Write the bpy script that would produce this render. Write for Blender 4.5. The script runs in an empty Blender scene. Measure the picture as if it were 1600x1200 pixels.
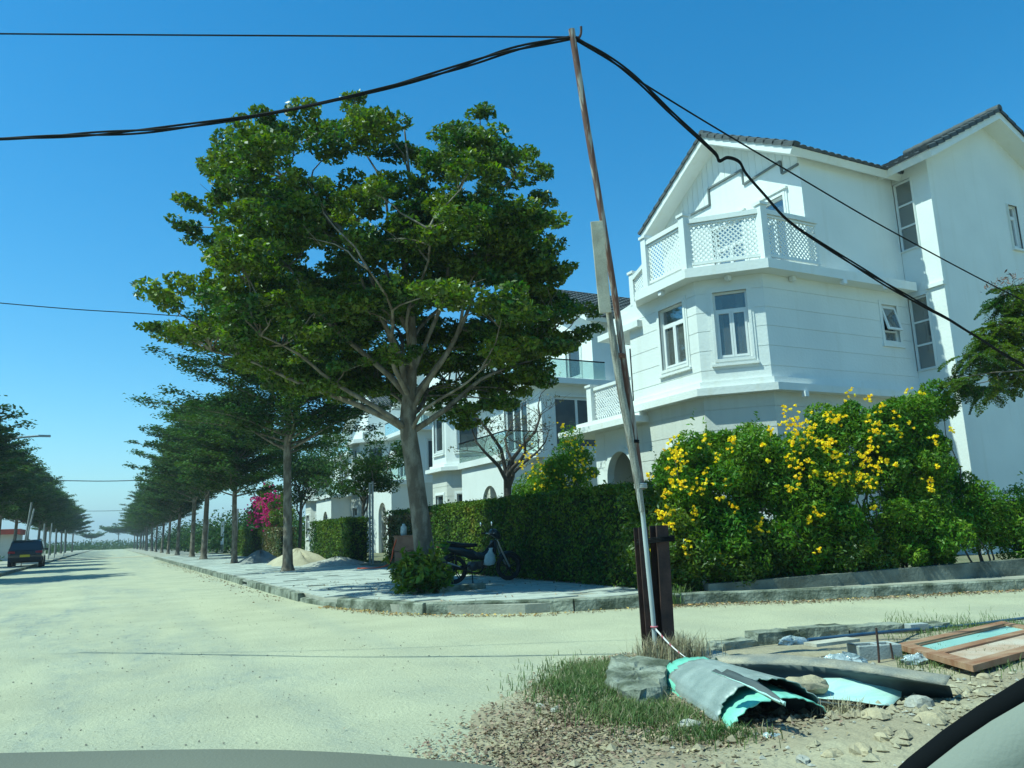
import bpy, math, random
import numpy as np
from mathutils import Vector, Matrix
from math import radians, sin, cos, pi, sqrt, atan2

random.seed(7)
RNG = np.random.default_rng(7)
SC = bpy.context.scene
COL = SC.collection

# ------------------------------------------------------------------ camera, sky, sun, exposure
H = 1.2
F = 1212.74
def _cam_axes(yaw, pit, roll):
    cy, sy, cp, sp = cos(yaw), sin(yaw), cos(pit), sin(pit)
    f = Vector((sy*cp, cy*cp, sp)); r = Vector((cy, -sy, 0)); u = r.cross(f)
    cr, sr = cos(roll), sin(roll)
    return cr*r + sr*u, -sr*r + cr*u, f
CR, CU, CF = _cam_axes(radians(27.3135), radians(10.6516), radians(-2.1779))
CAMP = Vector((0, 0, H))
cam = bpy.data.cameras.new('camera'); camo = bpy.data.objects.new('camera', cam); COL.objects.link(camo)
camo.matrix_world = Matrix(((CR.x, CU.x, -CF.x, 0), (CR.y, CU.y, -CF.y, 0), (CR.z, CU.z, -CF.z, H), (0, 0, 0, 1)))
cam.sensor_width = 36; cam.lens = F/1600*36; cam.clip_start = 0.05; cam.clip_end = 9000
SC.camera = camo

SUN_EL, SUN_TH = radians(57), radians(6.8)
SUNV = Vector((-cos(SUN_TH)*cos(SUN_EL), sin(SUN_TH)*cos(SUN_EL), sin(SUN_EL)))
w = bpy.data.worlds.new('World'); SC.world = w; w.use_nodes = True
nt = w.node_tree; nt.nodes.clear()
sky = nt.nodes.new('ShaderNodeTexSky'); sky.sky_type = 'NISHITA'; sky.sun_disc = False
sky.sun_elevation = SUN_EL; sky.sun_rotation = atan2(SUNV.x, SUNV.y)
sky.altitude = 0; sky.air_density = 1.0; sky.dust_density = 0.2; sky.ozone_density = 2.6
bg = nt.nodes.new('ShaderNodeBackground'); bg.inputs[1].default_value = 0.142
wo = nt.nodes.new('ShaderNodeOutputWorld')
hs = nt.nodes.new('ShaderNodeHueSaturation'); hs.inputs['Saturation'].default_value = 1.40
nt.links.new(sky.outputs[0], hs.inputs['Color']); nt.links.new(hs.outputs[0], bg.inputs[0]); nt.links.new(bg.outputs[0], wo.inputs[0])
sun = bpy.data.lights.new('sun', 'SUN'); sun.energy = 4.8; sun.angle = radians(0.53); sun.color = (1.0, 0.97, 0.9)
suno = bpy.data.objects.new('sun', sun); COL.objects.link(suno)
suno.rotation_euler = SUNV.to_track_quat('Z', 'Y').to_euler()
vs = SC.view_settings
vs.view_transform = 'Standard'; vs.look = 'None'; vs.gamma = 1; vs.use_curve_mapping = False
vs.exposure = 0.40
try:
    vs.use_white_balance = True; vs.white_balance_temperature = 5820; vs.white_balance_tint = -21
except Exception as e:
    print('wb', e)
try:
    SC.cycles.max_bounces = 8; SC.cycles.transparent_max_bounces = 16
    SC.cycles.use_denoising = True; SC.cycles.sample_clamp_indirect = 6
except Exception: pass

# ------------------------------------------------------------------ helpers: photo rays against real planes
def ray(x, y): return CR*((x-800)/F) + CU*((600-y)/F) + CF
def G(x, y, z=0.0):
    d = ray(x, y); return CAMP + d*((z-H)/d.z)
def PX(x, y, X): d = ray(x, y); return CAMP + d*(X/d.x)
def PY(x, y, Y): d = ray(x, y); return CAMP + d*(Y/d.y)
def PP(x, y, n, c):
    d = ray(x, y); n = Vector(n); return CAMP + d*((c - n.dot(CAMP))/n.dot(d))

# ------------------------------------------------------------------ materials
MATS = {}
def mat(name, c1, c2=None, scale=3.0, rough=0.85, bump=0.0, bscale=None, metal=0.0, spec=0.3, c3=None, stretch=(1, 1, 1),
        isl=0.0, trans=0.0, coat=0.0, detail=5.0, lo=0.35, hi=0.65, grain=0.0):
    if name in MATS: return MATS[name]
    m = bpy.data.materials.new(name); m.use_nodes = True; N = m.node_tree.nodes; L = m.node_tree.links
    b = N['Principled BSDF']; b.inputs['Roughness'].default_value = rough; b.inputs['Metallic'].default_value = metal
    b.inputs['Specular IOR Level'].default_value = spec
    if coat: b.inputs['Coat Weight'].default_value = coat
    tc = N.new('ShaderNodeTexCoord'); mp = N.new('ShaderNodeMapping'); mp.inputs['Scale'].default_value = stretch
    L.new(tc.outputs['Object'], mp.inputs[0])
    col = None
    if c2 is None: c2 = tuple(v*0.85 for v in c1)
    nz = N.new('ShaderNodeTexNoise'); nz.inputs['Scale'].default_value = scale; nz.inputs['Detail'].default_value = detail
    L.new(mp.outputs[0], nz.inputs[0])
    rp = N.new('ShaderNodeValToRGB'); rp.color_ramp.elements[0].position = lo; rp.color_ramp.elements[1].position = hi
    rp.color_ramp.elements[0].color = (*c1, 1); rp.color_ramp.elements[1].color = (*c2, 1)
    if c3: e = rp.color_ramp.elements.new(min(0.98, hi+0.12)); e.color = (*c3, 1)
    L.new(nz.outputs[0], rp.inputs[0]); col = rp.outputs[0]
    if isl:
        g = N.new('ShaderNodeNewGeometry'); hsv = N.new('ShaderNodeHueSaturation')
        mr = N.new('ShaderNodeMapRange'); mr.inputs[3].default_value = 1-isl; mr.inputs[4].default_value = 1+isl
        L.new(g.outputs['Random Per Island'], mr.inputs[0]); L.new(mr.outputs[0], hsv.inputs['Value'])
        mh = N.new('ShaderNodeMapRange'); mh.inputs[3].default_value = 0.47; mh.inputs[4].default_value = 0.52
        wn = N.new('ShaderNodeTexWhiteNoise'); wn.noise_dimensions = '1D'; L.new(g.outputs['Random Per Island'], wn.inputs['W'])
        L.new(wn.outputs[0], mh.inputs[0]); L.new(mh.outputs[0], hsv.inputs['Hue'])
        L.new(col, hsv.inputs['Color']); col = hsv.outputs[0]
    if grain:
        n2 = N.new('ShaderNodeTexNoise'); n2.inputs['Scale'].default_value = 90; n2.inputs['Detail'].default_value = 3
        L.new(tc.outputs['Object'], n2.inputs[0])
        m2 = N.new('ShaderNodeMapRange'); m2.inputs[1].default_value = .3; m2.inputs[2].default_value = .7
        m2.inputs[3].default_value = 1-grain; m2.inputs[4].default_value = 1+grain
        L.new(n2.outputs[0], m2.inputs[0]); h2 = N.new('ShaderNodeHueSaturation')
        L.new(m2.outputs[0], h2.inputs['Value']); L.new(col, h2.inputs['Color']); col = h2.outputs[0]
    L.new(col, b.inputs['Base Color'])
    if bump:
        nb = N.new('ShaderNodeTexNoise'); nb.inputs['Scale'].default_value = bscale or scale*6; nb.inputs['Detail'].default_value = 6
        L.new(mp.outputs[0], nb.inputs[0])
        bp = N.new('ShaderNodeBump'); bp.inputs['Strength'].default_value = 1; bp.inputs['Distance'].default_value = bump
        L.new(nb.outputs[0], bp.inputs['Height']); L.new(bp.outputs[0], b.inputs['Normal'])
    if trans:
        tb = N.new('ShaderNodeBsdfTranslucent'); mx = N.new('ShaderNodeMixShader'); mx.inputs[0].default_value = trans
        br = N.new('ShaderNodeHueSaturation'); br.inputs['Value'].default_value = 1.5; br.inputs['Saturation'].default_value = 1.1
        L.new(col, br.inputs['Color']); L.new(br.outputs[0], tb.inputs[0])
        L.new(b.outputs[0], mx.inputs[1]); L.new(tb.outputs[0], mx.inputs[2]); L.new(mx.outputs[0], N['Material Output'].inputs[0])
    MATS[name] = m; return m

def glass_mat(name, tint=(0.75, 0.85, 0.85), refl=0.1, grime=0.05):
    if name in MATS: return MATS[name]
    m = bpy.data.materials.new(name); m.use_nodes = True; N = m.node_tree.nodes; L = m.node_tree.links
    N.clear(); o = N.new('ShaderNodeOutputMaterial')
    tr = N.new('ShaderNodeBsdfTransparent'); tr.inputs[0].default_value = (*tint, 1)
    gl = N.new('ShaderNodeBsdfGlossy'); gl.inputs['Roughness'].default_value = 0.03; gl.inputs[0].default_value = (1, 1, 1, 1)
    lw = N.new('ShaderNodeLayerWeight'); lw.inputs[0].default_value = 0.25
    mr = N.new('ShaderNodeMapRange'); mr.inputs[3].default_value = refl; mr.inputs[4].default_value = 0.9
    L.new(lw.outputs['Facing'], mr.inputs[0]); mx = N.new('ShaderNodeMixShader')
    L.new(mr.outputs[0], mx.inputs[0]); L.new(tr.outputs[0], mx.inputs[1]); L.new(gl.outputs[0], mx.inputs[2])
    df = N.new('ShaderNodeBsdfDiffuse'); df.inputs[0].default_value = (.5, .52, .5, 1)
    m2 = N.new('ShaderNodeMixShader'); m2.inputs[0].default_value = grime
    L.new(mx.outputs[0], m2.inputs[1]); L.new(df.outputs[0], m2.inputs[2]); L.new(m2.outputs[0], o.inputs[0])
    MATS[name] = m; return m

# dusty road: sand over asphalt
def road_mat(name, sand, sand2, asph, bias, scale=0.35):
    m = bpy.data.materials.new(name); m.use_nodes = True; N = m.node_tree.nodes; L = m.node_tree.links
    b = N['Principled BSDF']; b.inputs['Roughness'].default_value = 0.92; b.inputs['Specular IOR Level'].default_value = 0.2
    tc = N.new('ShaderNodeTexCoord')
    def noise(s, st=(1, 1, 1), d=6, dist=0.0, rough=.55):
        mp = N.new('ShaderNodeMapping'); mp.inputs['Scale'].default_value = st; L.new(tc.outputs['Object'], mp.inputs[0])
        n = N.new('ShaderNodeTexNoise'); n.inputs['Scale'].default_value = s; n.inputs['Detail'].default_value = d
        n.inputs['Distortion'].default_value = dist; n.inputs['Roughness'].default_value = rough; L.new(mp.outputs[0], n.inputs[0]); return n.outputs[0]
    def ramp(src, p0, p1, c0, c1):
        r = N.new('ShaderNodeValToRGB'); r.color_ramp.elements[0].position = p0; r.color_ramp.elements[1].position = p1
        r.color_ramp.elements[0].color = (*c0, 1); r.color_ramp.elements[1].color = (*c1, 1); L.new(src, r.inputs[0]); return r.outputs[0]
    def mix(f, a, c, typ='MIX'):
        x = N.new('ShaderNodeMix'); x.data_type = 'RGBA'; x.blend_type = typ
        if isinstance(f, float): x.inputs[0].default_value = f
        else: L.new(f, x.inputs[0])
        L.new(a, x.inputs[6]); L.new(c, x.inputs[7]); return x.outputs[2]
    s = ramp(noise(0.9, d=8), .35, .65, sand, sand2)
    a = ramp(noise(60, d=3), .35, .65, tuple(v*.8 for v in asph), tuple(v*1.15 for v in asph))
    patch = ramp(noise(scale, (1, .35, 1), 8, .6), bias, bias+.14, (0, 0, 0), (1, 1, 1))
    streak = ramp(noise(1.1, (1, .12, 1), 6, .3), .48, .62, (0, 0, 0), (.75, .75, .75))
    sx = N.new('ShaderNodeSeparateXYZ'); L.new(tc.outputs['Object'], sx.inputs[0])
    side = N.new('ShaderNodeMapRange'); side.inputs[1].default_value = .5; side.inputs[2].default_value = 4.5; side.inputs[3].default_value = 1; side.inputs[4].default_value = .25; L.new(sx.outputs[0], side.inputs[0])
    wob = N.new('ShaderNodeMath'); wob.operation = 'MULTIPLY_ADD'; L.new(noise(.25, (1, .3, 1), 3), wob.inputs[0]); wob.inputs[1].default_value = 1.6; L.new(sx.outputs[0], wob.inputs[2])
    sn = N.new('ShaderNodeMath'); sn.operation = 'SINE'; m4 = N.new('ShaderNodeMath'); m4.operation = 'MULTIPLY'; m4.inputs[1].default_value = 3.9; L.new(wob.outputs[0], m4.inputs[0]); L.new(m4.outputs[0], sn.inputs[0])
    trk = N.new('ShaderNodeMapRange'); trk.inputs[1].default_value = .2; trk.inputs[2].default_value = 1; trk.inputs[3].default_value = 0; trk.inputs[4].default_value = .55; L.new(sn.outputs[0], trk.inputs[0])
    pm = N.new('ShaderNodeMath'); pm.operation = 'MAXIMUM'; L.new(patch, pm.inputs[0]); L.new(trk.outputs[0], pm.inputs[1])
    pm2 = N.new('ShaderNodeMath'); pm2.operation = 'MULTIPLY'; L.new(pm.outputs[0], pm2.inputs[0]); L.new(side.outputs[0], pm2.inputs[1])
    far = N.new('ShaderNodeMapRange'); far.inputs[1].default_value = 14; far.inputs[2].default_value = 60; far.inputs[3].default_value = 0; far.inputs[4].default_value = .8; L.new(sx.outputs[1], far.inputs[0])
    pmf = N.new('ShaderNodeMath'); pmf.operation = 'MAXIMUM'; L.new(pm2.outputs[0], pmf.inputs[0]); L.new(far.outputs[0], pmf.inputs[1]); pm2 = pmf
    brk = ramp(noise(7, (1, .4, 1), 8, rough=.75), .38, .62, (.25, .25, .25), (1, 1, 1)); pm3 = N.new('ShaderNodeMath'); pm3.operation = 'MULTIPLY'; L.new(pm2.outputs[0], pm3.inputs[0]); L.new(brk, pm3.inputs[1])
    c = mix(pm3.outputs[0], s, a)
    c = mix(streak, c, s)
    speck = ramp(noise(38, d=4, rough=.7), .60, .70, (1, 1, 1), (.55, .53, .47))
    c = mix(1.0, c, speck, 'MULTIPLY')
    fine = ramp(noise(200, d=2), .3, .7, (.86, .86, .86), (1.1, 1.1, 1.1)); c = mix(1.0, c, fine, 'MULTIPLY')
    L.new(c, b.inputs['Base Color'])
    bp = N.new('ShaderNodeBump'); bp.inputs['Distance'].default_value = .03; bp.inputs['Strength'].default_value = .8
    L.new(noise(26, d=8, rough=.7), bp.inputs['Height']); L.new(bp.outputs[0], b.inputs['Normal'])
    MATS[name] = m; return m

def wall_mat(name, base, stain, streak=.5):
    m = bpy.data.materials.new(name); m.use_nodes = True; N = m.node_tree.nodes; L = m.node_tree.links
    b = N['Principled BSDF']; b.inputs['Roughness'].default_value = 0.75; b.inputs['Specular IOR Level'].default_value = 0.25
    tc = N.new('ShaderNodeTexCoord')
    mp = N.new('ShaderNodeMapping'); mp.inputs['Scale'].default_value = (3.2, 3.2, .22); L.new(tc.outputs['Object'], mp.inputs[0])
    n = N.new('ShaderNodeTexNoise'); n.inputs['Scale'].default_value = 1.4; n.inputs['Detail'].default_value = 7; L.new(mp.outputs[0], n.inputs[0])
    r = N.new('ShaderNodeValToRGB'); r.color_ramp.elements[0].position = .55; r.color_ramp.elements[1].position = .85
    r.color_ramp.elements[0].color = (*base, 1); r.color_ramp.elements[1].color = (*[a*(1-streak)+s*streak for a, s in zip(base, stain)], 1)
    L.new(n.outputs[0], r.inputs[0])
    n2 = N.new('ShaderNodeTexNoise'); n2.inputs['Scale'].default_value = .8; n2.inputs['Detail'].default_value = 6; L.new(tc.outputs['Object'], n2.inputs[0])
    r2 = N.new('ShaderNodeMapRange'); r2.inputs[1].default_value = .3; r2.inputs[2].default_value = .7; r2.inputs[3].default_value = .94; r2.inputs[4].default_value = 1.03
    L.new(n2.outputs[0], r2.inputs[0]); h = N.new('ShaderNodeHueSaturation'); L.new(r2.outputs[0], h.inputs['Value']); L.new(r.outputs[0], h.inputs['Color'])
    L.new(h.outputs[0], b.inputs['Base Color'])
    n3 = N.new('ShaderNodeTexNoise'); n3.inputs['Scale'].default_value = 14; n3.inputs['Detail'].default_value = 8; L.new(tc.outputs['Object'], n3.inputs[0])
    bp = N.new('ShaderNodeBump'); bp.inputs['Distance'].default_value = .006; L.new(n3.outputs[0], bp.inputs['Height']); L.new(bp.outputs[0], b.inputs['Normal'])
    MATS[name] = m; return m

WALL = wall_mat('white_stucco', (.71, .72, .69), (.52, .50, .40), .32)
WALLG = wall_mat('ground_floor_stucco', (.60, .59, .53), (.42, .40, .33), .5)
TRIM = wall_mat('white_trim', (.71, .72, .69), (.56, .52, .36), .35)
UPVC = mat('white_window_frame', (.72, .73, .72), (.68, .69, .68), 4, .45)
TILE = mat('grey_roof_tile', (.055, .062, .065), (.085, .09, .09), 5, .7, .004, 40, isl=.18)
ZIG = mat('grey_trim_paint', (.16, .18, .18), (.13, .15, .15), 5, .7)
GLASS = glass_mat('window_glass', (.62, .66, .66), .07, .12)
GLASSR = glass_mat('rail_glass', (.80, .90, .88), .12, .06)
GLASSD = mat('dark_window_glass', (.035, .045, .05), (.05, .06, .065), 2, .08, spec=.8)
CURT = mat('curtain_fabric', (.62, .64, .62), (.5, .52, .5), 3, .9, stretch=(8, 8, .3))
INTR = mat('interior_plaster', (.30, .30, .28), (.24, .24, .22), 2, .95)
BLACK = mat('black_plastic', (.012, .013, .014), (.02, .02, .02), 8, .5)
RUBBER = mat('rubber', (.018, .018, .018), (.03, .03, .03), 20, .85)
BARK = mat('tree_bark', (.115, .095, .07), (.23, .20, .155), 6, .95, .03, 16, stretch=(1, 1, .5), grain=.2, lo=.42, hi=.6)
BARKD = mat('dark_bark', (.10, .085, .07), (.16, .14, .11), 8, .95, .01, 30)
LEAF = mat('tree_leaf', (.036, .085, .010), (.13, .185, .014), 1.3, .42, spec=.45, isl=.45, trans=.38)
LEAF2 = mat('far_tree_leaf', (.026, .068, .012), (.056, .105, .012), .5, .6, spec=.2, isl=.3, trans=.22)
LEAF3 = mat('pale_tree_leaf', (.034, .072, .018), (.05, .09, .02), .5, .65, spec=.15, isl=.3, trans=.25)
LBUSH = mat('bush_leaf', (.065, .155, .008), (.14, .235, .014), 1.2, .5, spec=.3, isl=.35, trans=.3)
LHEDGE = mat('hedge_leaf', (.026, .066, .009), (.10, .15, .012), 1.3, .6, spec=.15, isl=.4, trans=.2, c3=(.19, .13, .02))  # dark tone deepened for shade, light tone kept as the sunlit highlight
LHEDGER = mat('reddish_hedge_leaf', (.06, .09, .02), (.13, .09, .025), 1.8, .45, isl=.4, trans=.2)
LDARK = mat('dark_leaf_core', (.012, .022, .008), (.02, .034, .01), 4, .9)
YELLOW = mat('yellow_petal', (.85, .62, .008), (.85, .72, .015), 9, .6, isl=.15, trans=.3)
PINK = mat('magenta_petal', (.55, .03, .22), (.65, .06, .28), 9, .6, isl=.2, trans=.3)
WHITEP = mat('white_petal', (.75, .75, .68), None, 9, .6, isl=.1, trans=.3)
CONC = mat('weathered_concrete', (.33, .33, .28), (.16, .17, .135), 2.6, .95, .01, 22, grain=.12, lo=.42, hi=.62)
KERB = mat('mossy_kerb_concrete', (.27, .28, .22), (.075, .085, .055), 3.5, .95, .03, 20, grain=.15, lo=.4, hi=.62)
PAVE = mat('pale_paving', (.44, .46, .40), (.33, .35, .31), 2.2, .9, .003, 40, grain=.1, isl=.1)
PAVEB = mat('pavement_bed', (.36, .35, .28), (.26, .25, .2), 3, .95, .01, 30)
SAND = mat('pale_sand', (.44, .39, .27), (.36, .32, .22), 2, .97, .02, 18, grain=.1)
SANDG = mat('grey_sand', (.22, .22, .20), (.15, .15, .14), 2, .97, .02, 18, grain=.1)
EARTH = mat('verge_earth', (.34, .30, .20), (.26, .215, .14), 1.6, .97, .03, 14, grain=.14, c3=(.17, .13, .085))
GROUND = mat('open_ground', (.38, .35, .25), (.24, .26, .14), .08, .97, .03, 3, grain=.1)
GARDEN = mat('garden_soil', (.12, .13, .07), (.20, .18, .11), .8, .97)
HILL = mat('hill_scrub', (.10, .12, .09), (.16, .16, .12), .004, .97)
STEEL = mat('rusty_brown_steel', (.036, .023, .020), (.075, .042, .032), 7, .8, .003, 50, grain=.15)
PIPE = mat('pipe_paint_and_rust', (.36, .33, .28), (.13, .065, .045), 5, .6, .002, 60, stretch=(6, 6, .25), lo=.38, hi=.5)
PIPEW = mat('pale_pipe', (.52, .56, .54), (.40, .42, .4), 6, .55, stretch=(1, 1, .3))
WOODG = mat('weathered_grey_wood', (.34, .325, .27), (.15, .135, .11), 9, .9, .006, 40, stretch=(3, 3, .12), grain=.2, lo=.4, hi=.6)
BOARD = mat('old_plywood_board', (.50, .47, .37), (.34, .31, .24), 5, .9, .002, 30, grain=.1)
CABLE = mat('black_cable', (.010, .011, .012), None, 8, .85, spec=.12)
TEAL = mat('mint_painted_sheet', (.20, .50, .37), (.26, .55, .42), 3, .45, .002, 14, grain=.05)
ZINC = mat('dull_grey_sheet', (.23, .27, .25), (.34, .38, .35), 5, .5, .003, 18, stretch=(1, 1, 1), metal=.15, grain=.12)
ZINC_SHADE = mat('shaded_sheet_underside', (.07, .085, .085), (.11, .125, .12), 4, .7, .002, 14)  # darker copy of the sheet grey, shade put into the colour
MINTZ = mat('pale_mint_sheet', (.40, .60, .53), (.52, .68, .61), 6, .45, .002, 20, stretch=(.4, 3, 1), grain=.06)
LIP = mat('dusty_sheet_top', (.34, .30, .22), (.19, .19, .165), 6, .85, .006, 22, grain=.2)
DOORW = mat('orange_brown_door_wood', (.24, .115, .06), (.36, .23, .14), 3, .65, .002, 30, stretch=(1, 5, 1), grain=.12)
DOORD = mat('dusty_door_panel', (.40, .27, .18), (.50, .42, .33), 3, .8, .002, 30, grain=.1)
FROST = mat('frosted_teal_glass', (.30, .50, .44), (.40, .58, .52), 3, .35, spec=.6)
ROCK = mat('sandstone_rock', (.42, .35, .22), (.28, .24, .16), 5, .95, .015, 22, grain=.12)
ROCKW = mat('pale_grey_rock', (.40, .38, .32), (.27, .26, .22), 7, .95, .012, 30, grain=.14)
BLOCK = mat('grey_block', (.36, .38, .36), (.28, .30, .28), 5, .95, .004, 60, grain=.12)
PLAST = mat('crinkled_clear_plastic', (.22, .27, .27), (.46, .50, .50), 22, .14, .01, 45, spec=.7)
GRASS = mat('dry_green_grass', (.07, .12, .03), (.13, .17, .055), 3, .7, isl=.35, trans=.25)
STRAW = mat('dry_straw', (.36, .32, .20), (.28, .24, .14), 3, .8, isl=.25, trans=.2)
DEADL = mat('dead_leaf', (.17, .12, .075), (.30, .24, .15), 6, .85, isl=.45)
REDTAPE = mat('red_tape', (.50, .14, .17), None, 5, .5)
WHTAPE = mat('white_tape', (.78, .74, .72), None, 5, .5)
BLUEP = mat('blue_pipe', (.025, .06, .12), (.06, .10, .15), 5, .45)
CARP = mat('black_car_paint', (.012, .014, .018), (.018, .02, .024), 1, .25, coat=.6, spec=.5)
CARG = mat('tinted_car_glass', (.01, .012, .014), None, 1, .08, spec=.8)
CHROME = mat('dull_chrome', (.45, .46, .47), None, 2, .3, metal=.9)
MOTO = mat('dark_moto_paint', (.012, .018, .02), (.02, .026, .028), 2, .3, spec=.5)
SEATM = mat('black_vinyl', (.015, .015, .016), None, 8, .6)
TAILR = mat('red_lens', (.35, .02, .02), None, 2, .3)
PLATEY = mat('yellow_number_plate', (.75, .55, .03), None, 2, .5)
MIRR = mat('mirror_glass', (.8, .85, .9), None, 2, .04, metal=1.0)
BAGW = mat('white_plastic_bag', (.62, .66, .64), (.5, .54, .52), 14, .5, .01, 30, trans=.2)
CRATE = mat('brown_crate_board', (.22, .13, .09), (.30, .19, .13), 4, .85, .003, 30, grain=.12)
ORNG = mat('orange_hose', (.60, .10, .03), None, 5, .5)
DASH = mat('grey_dashboard', (.155, .155, .115), (.14, .14, .105), 3, .75, .0006, 300)
SEALB = mat('black_rubber_seal', (.006, .007, .008), None, 3, .95, spec=.05)
PILLAR = mat('grey_pillar_trim', (.20, .215, .18), (.185, .20, .165), 2, .8, .0005, 300)
REDR = mat('red_sheet_roof', (.45, .09, .06), (.36, .08, .06), 2, .7)
POSTM = mat('grey_metal_post', (.35, .36, .35), (.28, .29, .28), 3, .6, metal=.3)
MROAD = road_mat('dusty_asphalt', (.49, .472, .318), (.41, .395, .27), (.27, .295, .26), .46)
SROAD = MROAD

# ------------------------------------------------------------------ mesh building
class MB:
    def __init__(s): s.v = []; s.f = []; s.mi = []; s.sm = []
    def add(s, vs, fs, M=None, mi=0, smooth=False):
        o = len(s.v)
        if M is not None: vs = [M @ Vector(v) for v in vs]
        s.v += [tuple(v) for v in vs]
        for f in fs: s.f.append(tuple(i+o for i in f)); s.mi.append(mi); s.sm.append(smooth)
    def box(s, a, b, M=None, mi=0, ch=0.0):
        x0, y0, z0 = a; x1, y1, z1 = b
        s.add([(x0, y0, z0), (x1, y0, z0), (x1, y1, z0), (x0, y1, z0), (x0, y0, z1), (x1, y0, z1), (x1, y1, z1), (x0, y1, z1)],
              [(0, 3, 2, 1), (4, 5, 6, 7), (0, 1, 5, 4), (1, 2, 6, 5), (2, 3, 7, 6), (3, 0, 4, 7)], M, mi)
    def cbox(s, c, size, M=None, mi=0):
        s.box([c[i]-size[i]/2 for i in range(3)], [c[i]+size[i]/2 for i in range(3)], M, mi)
    def prism(s, poly, z0, z1, M=None, mi=0):
        n = len(poly)
        a = sum(poly[i][0]*poly[(i+1) % n][1]-poly[(i+1) % n][0]*poly[i][1] for i in range(n))
        if a < 0: poly = poly[::-1]
        s.add([(p[0], p[1], z0) for p in poly]+[(p[0], p[1], z1) for p in poly],
              [tuple(range(n))[::-1], tuple(range(n, 2*n))]+[(i, (i+1) % n, n+(i+1) % n, n+i) for i in range(n)], M, mi)
    def xprism(s, prof, p0, p1, up=(0, 0, 1), mi=0):
        """extrude a 2D profile (side, up) from p0 to p1"""
        p0 = Vector(p0); p1 = Vector(p1); d = (p1-p0).normalized(); u = Vector(up); sd = d.cross(u).normalized(); u = sd.cross(d)
        n = len(prof)
        s.add([p0+sd*a+u*b for a, b in prof]+[p1+sd*a+u*b for a, b in prof],
              [tuple(range(n))[::-1], tuple(range(n, 2*n))]+[(i, (i+1) % n, n+(i+1) % n, n+i) for i in range(n)], None, mi)
    def tube(s, pts, r, n=8, mi=0, cap=True, M=None, smooth=True):
        pts = [Vector(p) for p in pts]; k = len(pts)
        rs = r if isinstance(r, (list, tuple)) else [r]*k
        d0 = (pts[1]-pts[0]).normalized(); a = Vector((0, 0, 1)) if abs(d0.z) < .9 else Vector((1, 0, 0))
        x = d0.cross(a).normalized(); vs = []
        for i, p in enumerate(pts):
            d = ((pts[min(i+1, k-1)]-pts[max(i-1, 0)])).normalized()
            x = (x-d*x.dot(d)).normalized(); y = d.cross(x)
            for j in range(n): t = 2*pi*j/n; vs.append(p+(x*cos(t)+y*sin(t))*rs[i])
        fs = [(i*n+j, i*n+(j+1) % n, (i+1)*n+(j+1) % n, (i+1)*n+j) for i in range(k-1) for j in range(n)]
        s.add(vs, fs, M, mi, smooth)
        if cap: s.add([vs[j] for j in range(n)], [tuple(range(n))[::-1]], M, mi); s.add([vs[(k-1)*n+j] for j in range(n)], [tuple(range(n))], M, mi)
    def bar(s, p, q, wd, ht, up=(0, 0, 1), mi=0):
        s.xprism([(-wd/2, -ht/2), (wd/2, -ht/2), (wd/2, ht/2), (-wd/2, ht/2)], p, q, up, mi)
    def lathe(s, prof, c, axis='z', n=24, mi=0, smooth=True, M=None):
        k = len(prof); vs = []
        for r, h in prof:
            for j in range(n):
                t = 2*pi*j/n; a, b = r*cos(t), r*sin(t)
                v = {'z': (a, b, h), 'x': (h, a, b), 'y': (a, h, b)}[axis]; vs.append((v[0]+c[0], v[1]+c[1], v[2]+c[2]))
        fs = [(i*n+j, i*n+(j+1) % n, (i+1)*n+(j+1) % n, (i+1)*n+j) for i in range(k-1) for j in range(n)]
        s.add(vs, fs, M, mi, smooth)
    def torus(s, c, R, r, axis='y', n=32, m=8, mi=0, M=None):
        vs = []
        for i in range(n):
            t = 2*pi*i/n
            for j in range(m):
                p = 2*pi*j/m; rr = R+r*cos(p); h = r*sin(p); a, b = rr*cos(t), rr*sin(t)
                v = {'y': (a, h, b), 'x': (h, a, b), 'z': (a, b, h)}[axis]; vs.append((v[0]+c[0], v[1]+c[1], v[2]+c[2]))
        s.add(vs, [(i*m+j, ((i+1) % n)*m+j, ((i+1) % n)*m+(j+1) % m, i*m+(j+1) % m) for i in range(n) for j in range(m)], M, mi, True)
    def build(s, name, mats, parent=None, kind=None, bevel=0.0):
        me = bpy.data.meshes.new(name); me.from_pydata(s.v, [], s.f)
        if not isinstance(mats, (list, tuple)): mats = [mats]
        for m in mats: me.materials.append(m)
        me.polygons.foreach_set('material_index', s.mi); me.polygons.foreach_set('use_smooth', s.sm); me.update()
        o = bpy.data.objects.new(name, me); COL.objects.link(o)
        if parent is not None:
            o.parent = parent; 
            mw = PM.get(parent.name)
            if mw is not None: o.matrix_parent_inverse = mw.inverted()
        if kind: o['kind'] = kind
        if bevel:
            b = o.modifiers.new('bevel', 'BEVEL'); b.width = bevel; b.segments = 2; b.limit_method = 'ANGLE'
        return o
PM = {}   # world matrices of parents whose children are written in world coordinates
def tag(o, label=None, cat=None, group=None, kind=None):
    if label: o['label'] = label
    if cat: o['category'] = cat
    if group: o['group'] = group
    if kind: o['kind'] = kind
    return o
def thing(name, label, cat, loc=(0, 0, 0), rz=0.0, group=None, local=False):
    """Empty at the base of a thing; with local=False its children are modelled in world coordinates"""
    o = bpy.data.objects.new(name, None); COL.objects.link(o); o.empty_display_size = .3
    o.location = loc; o.rotation_euler = (0, 0, rz)
    if not local: PM[o.name] = Matrix.LocRotScale(Vector(loc), Matrix.Rotation(rz, 3, 'Z'), None)
    return tag(o, label, cat, group)
def origin_to(o, p):
    """move a mesh object's origin to p (world) keeping its vertices where they are"""
    p = Vector(p); o.data.transform(Matrix.Translation(-p)); o.location = p; return o
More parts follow.
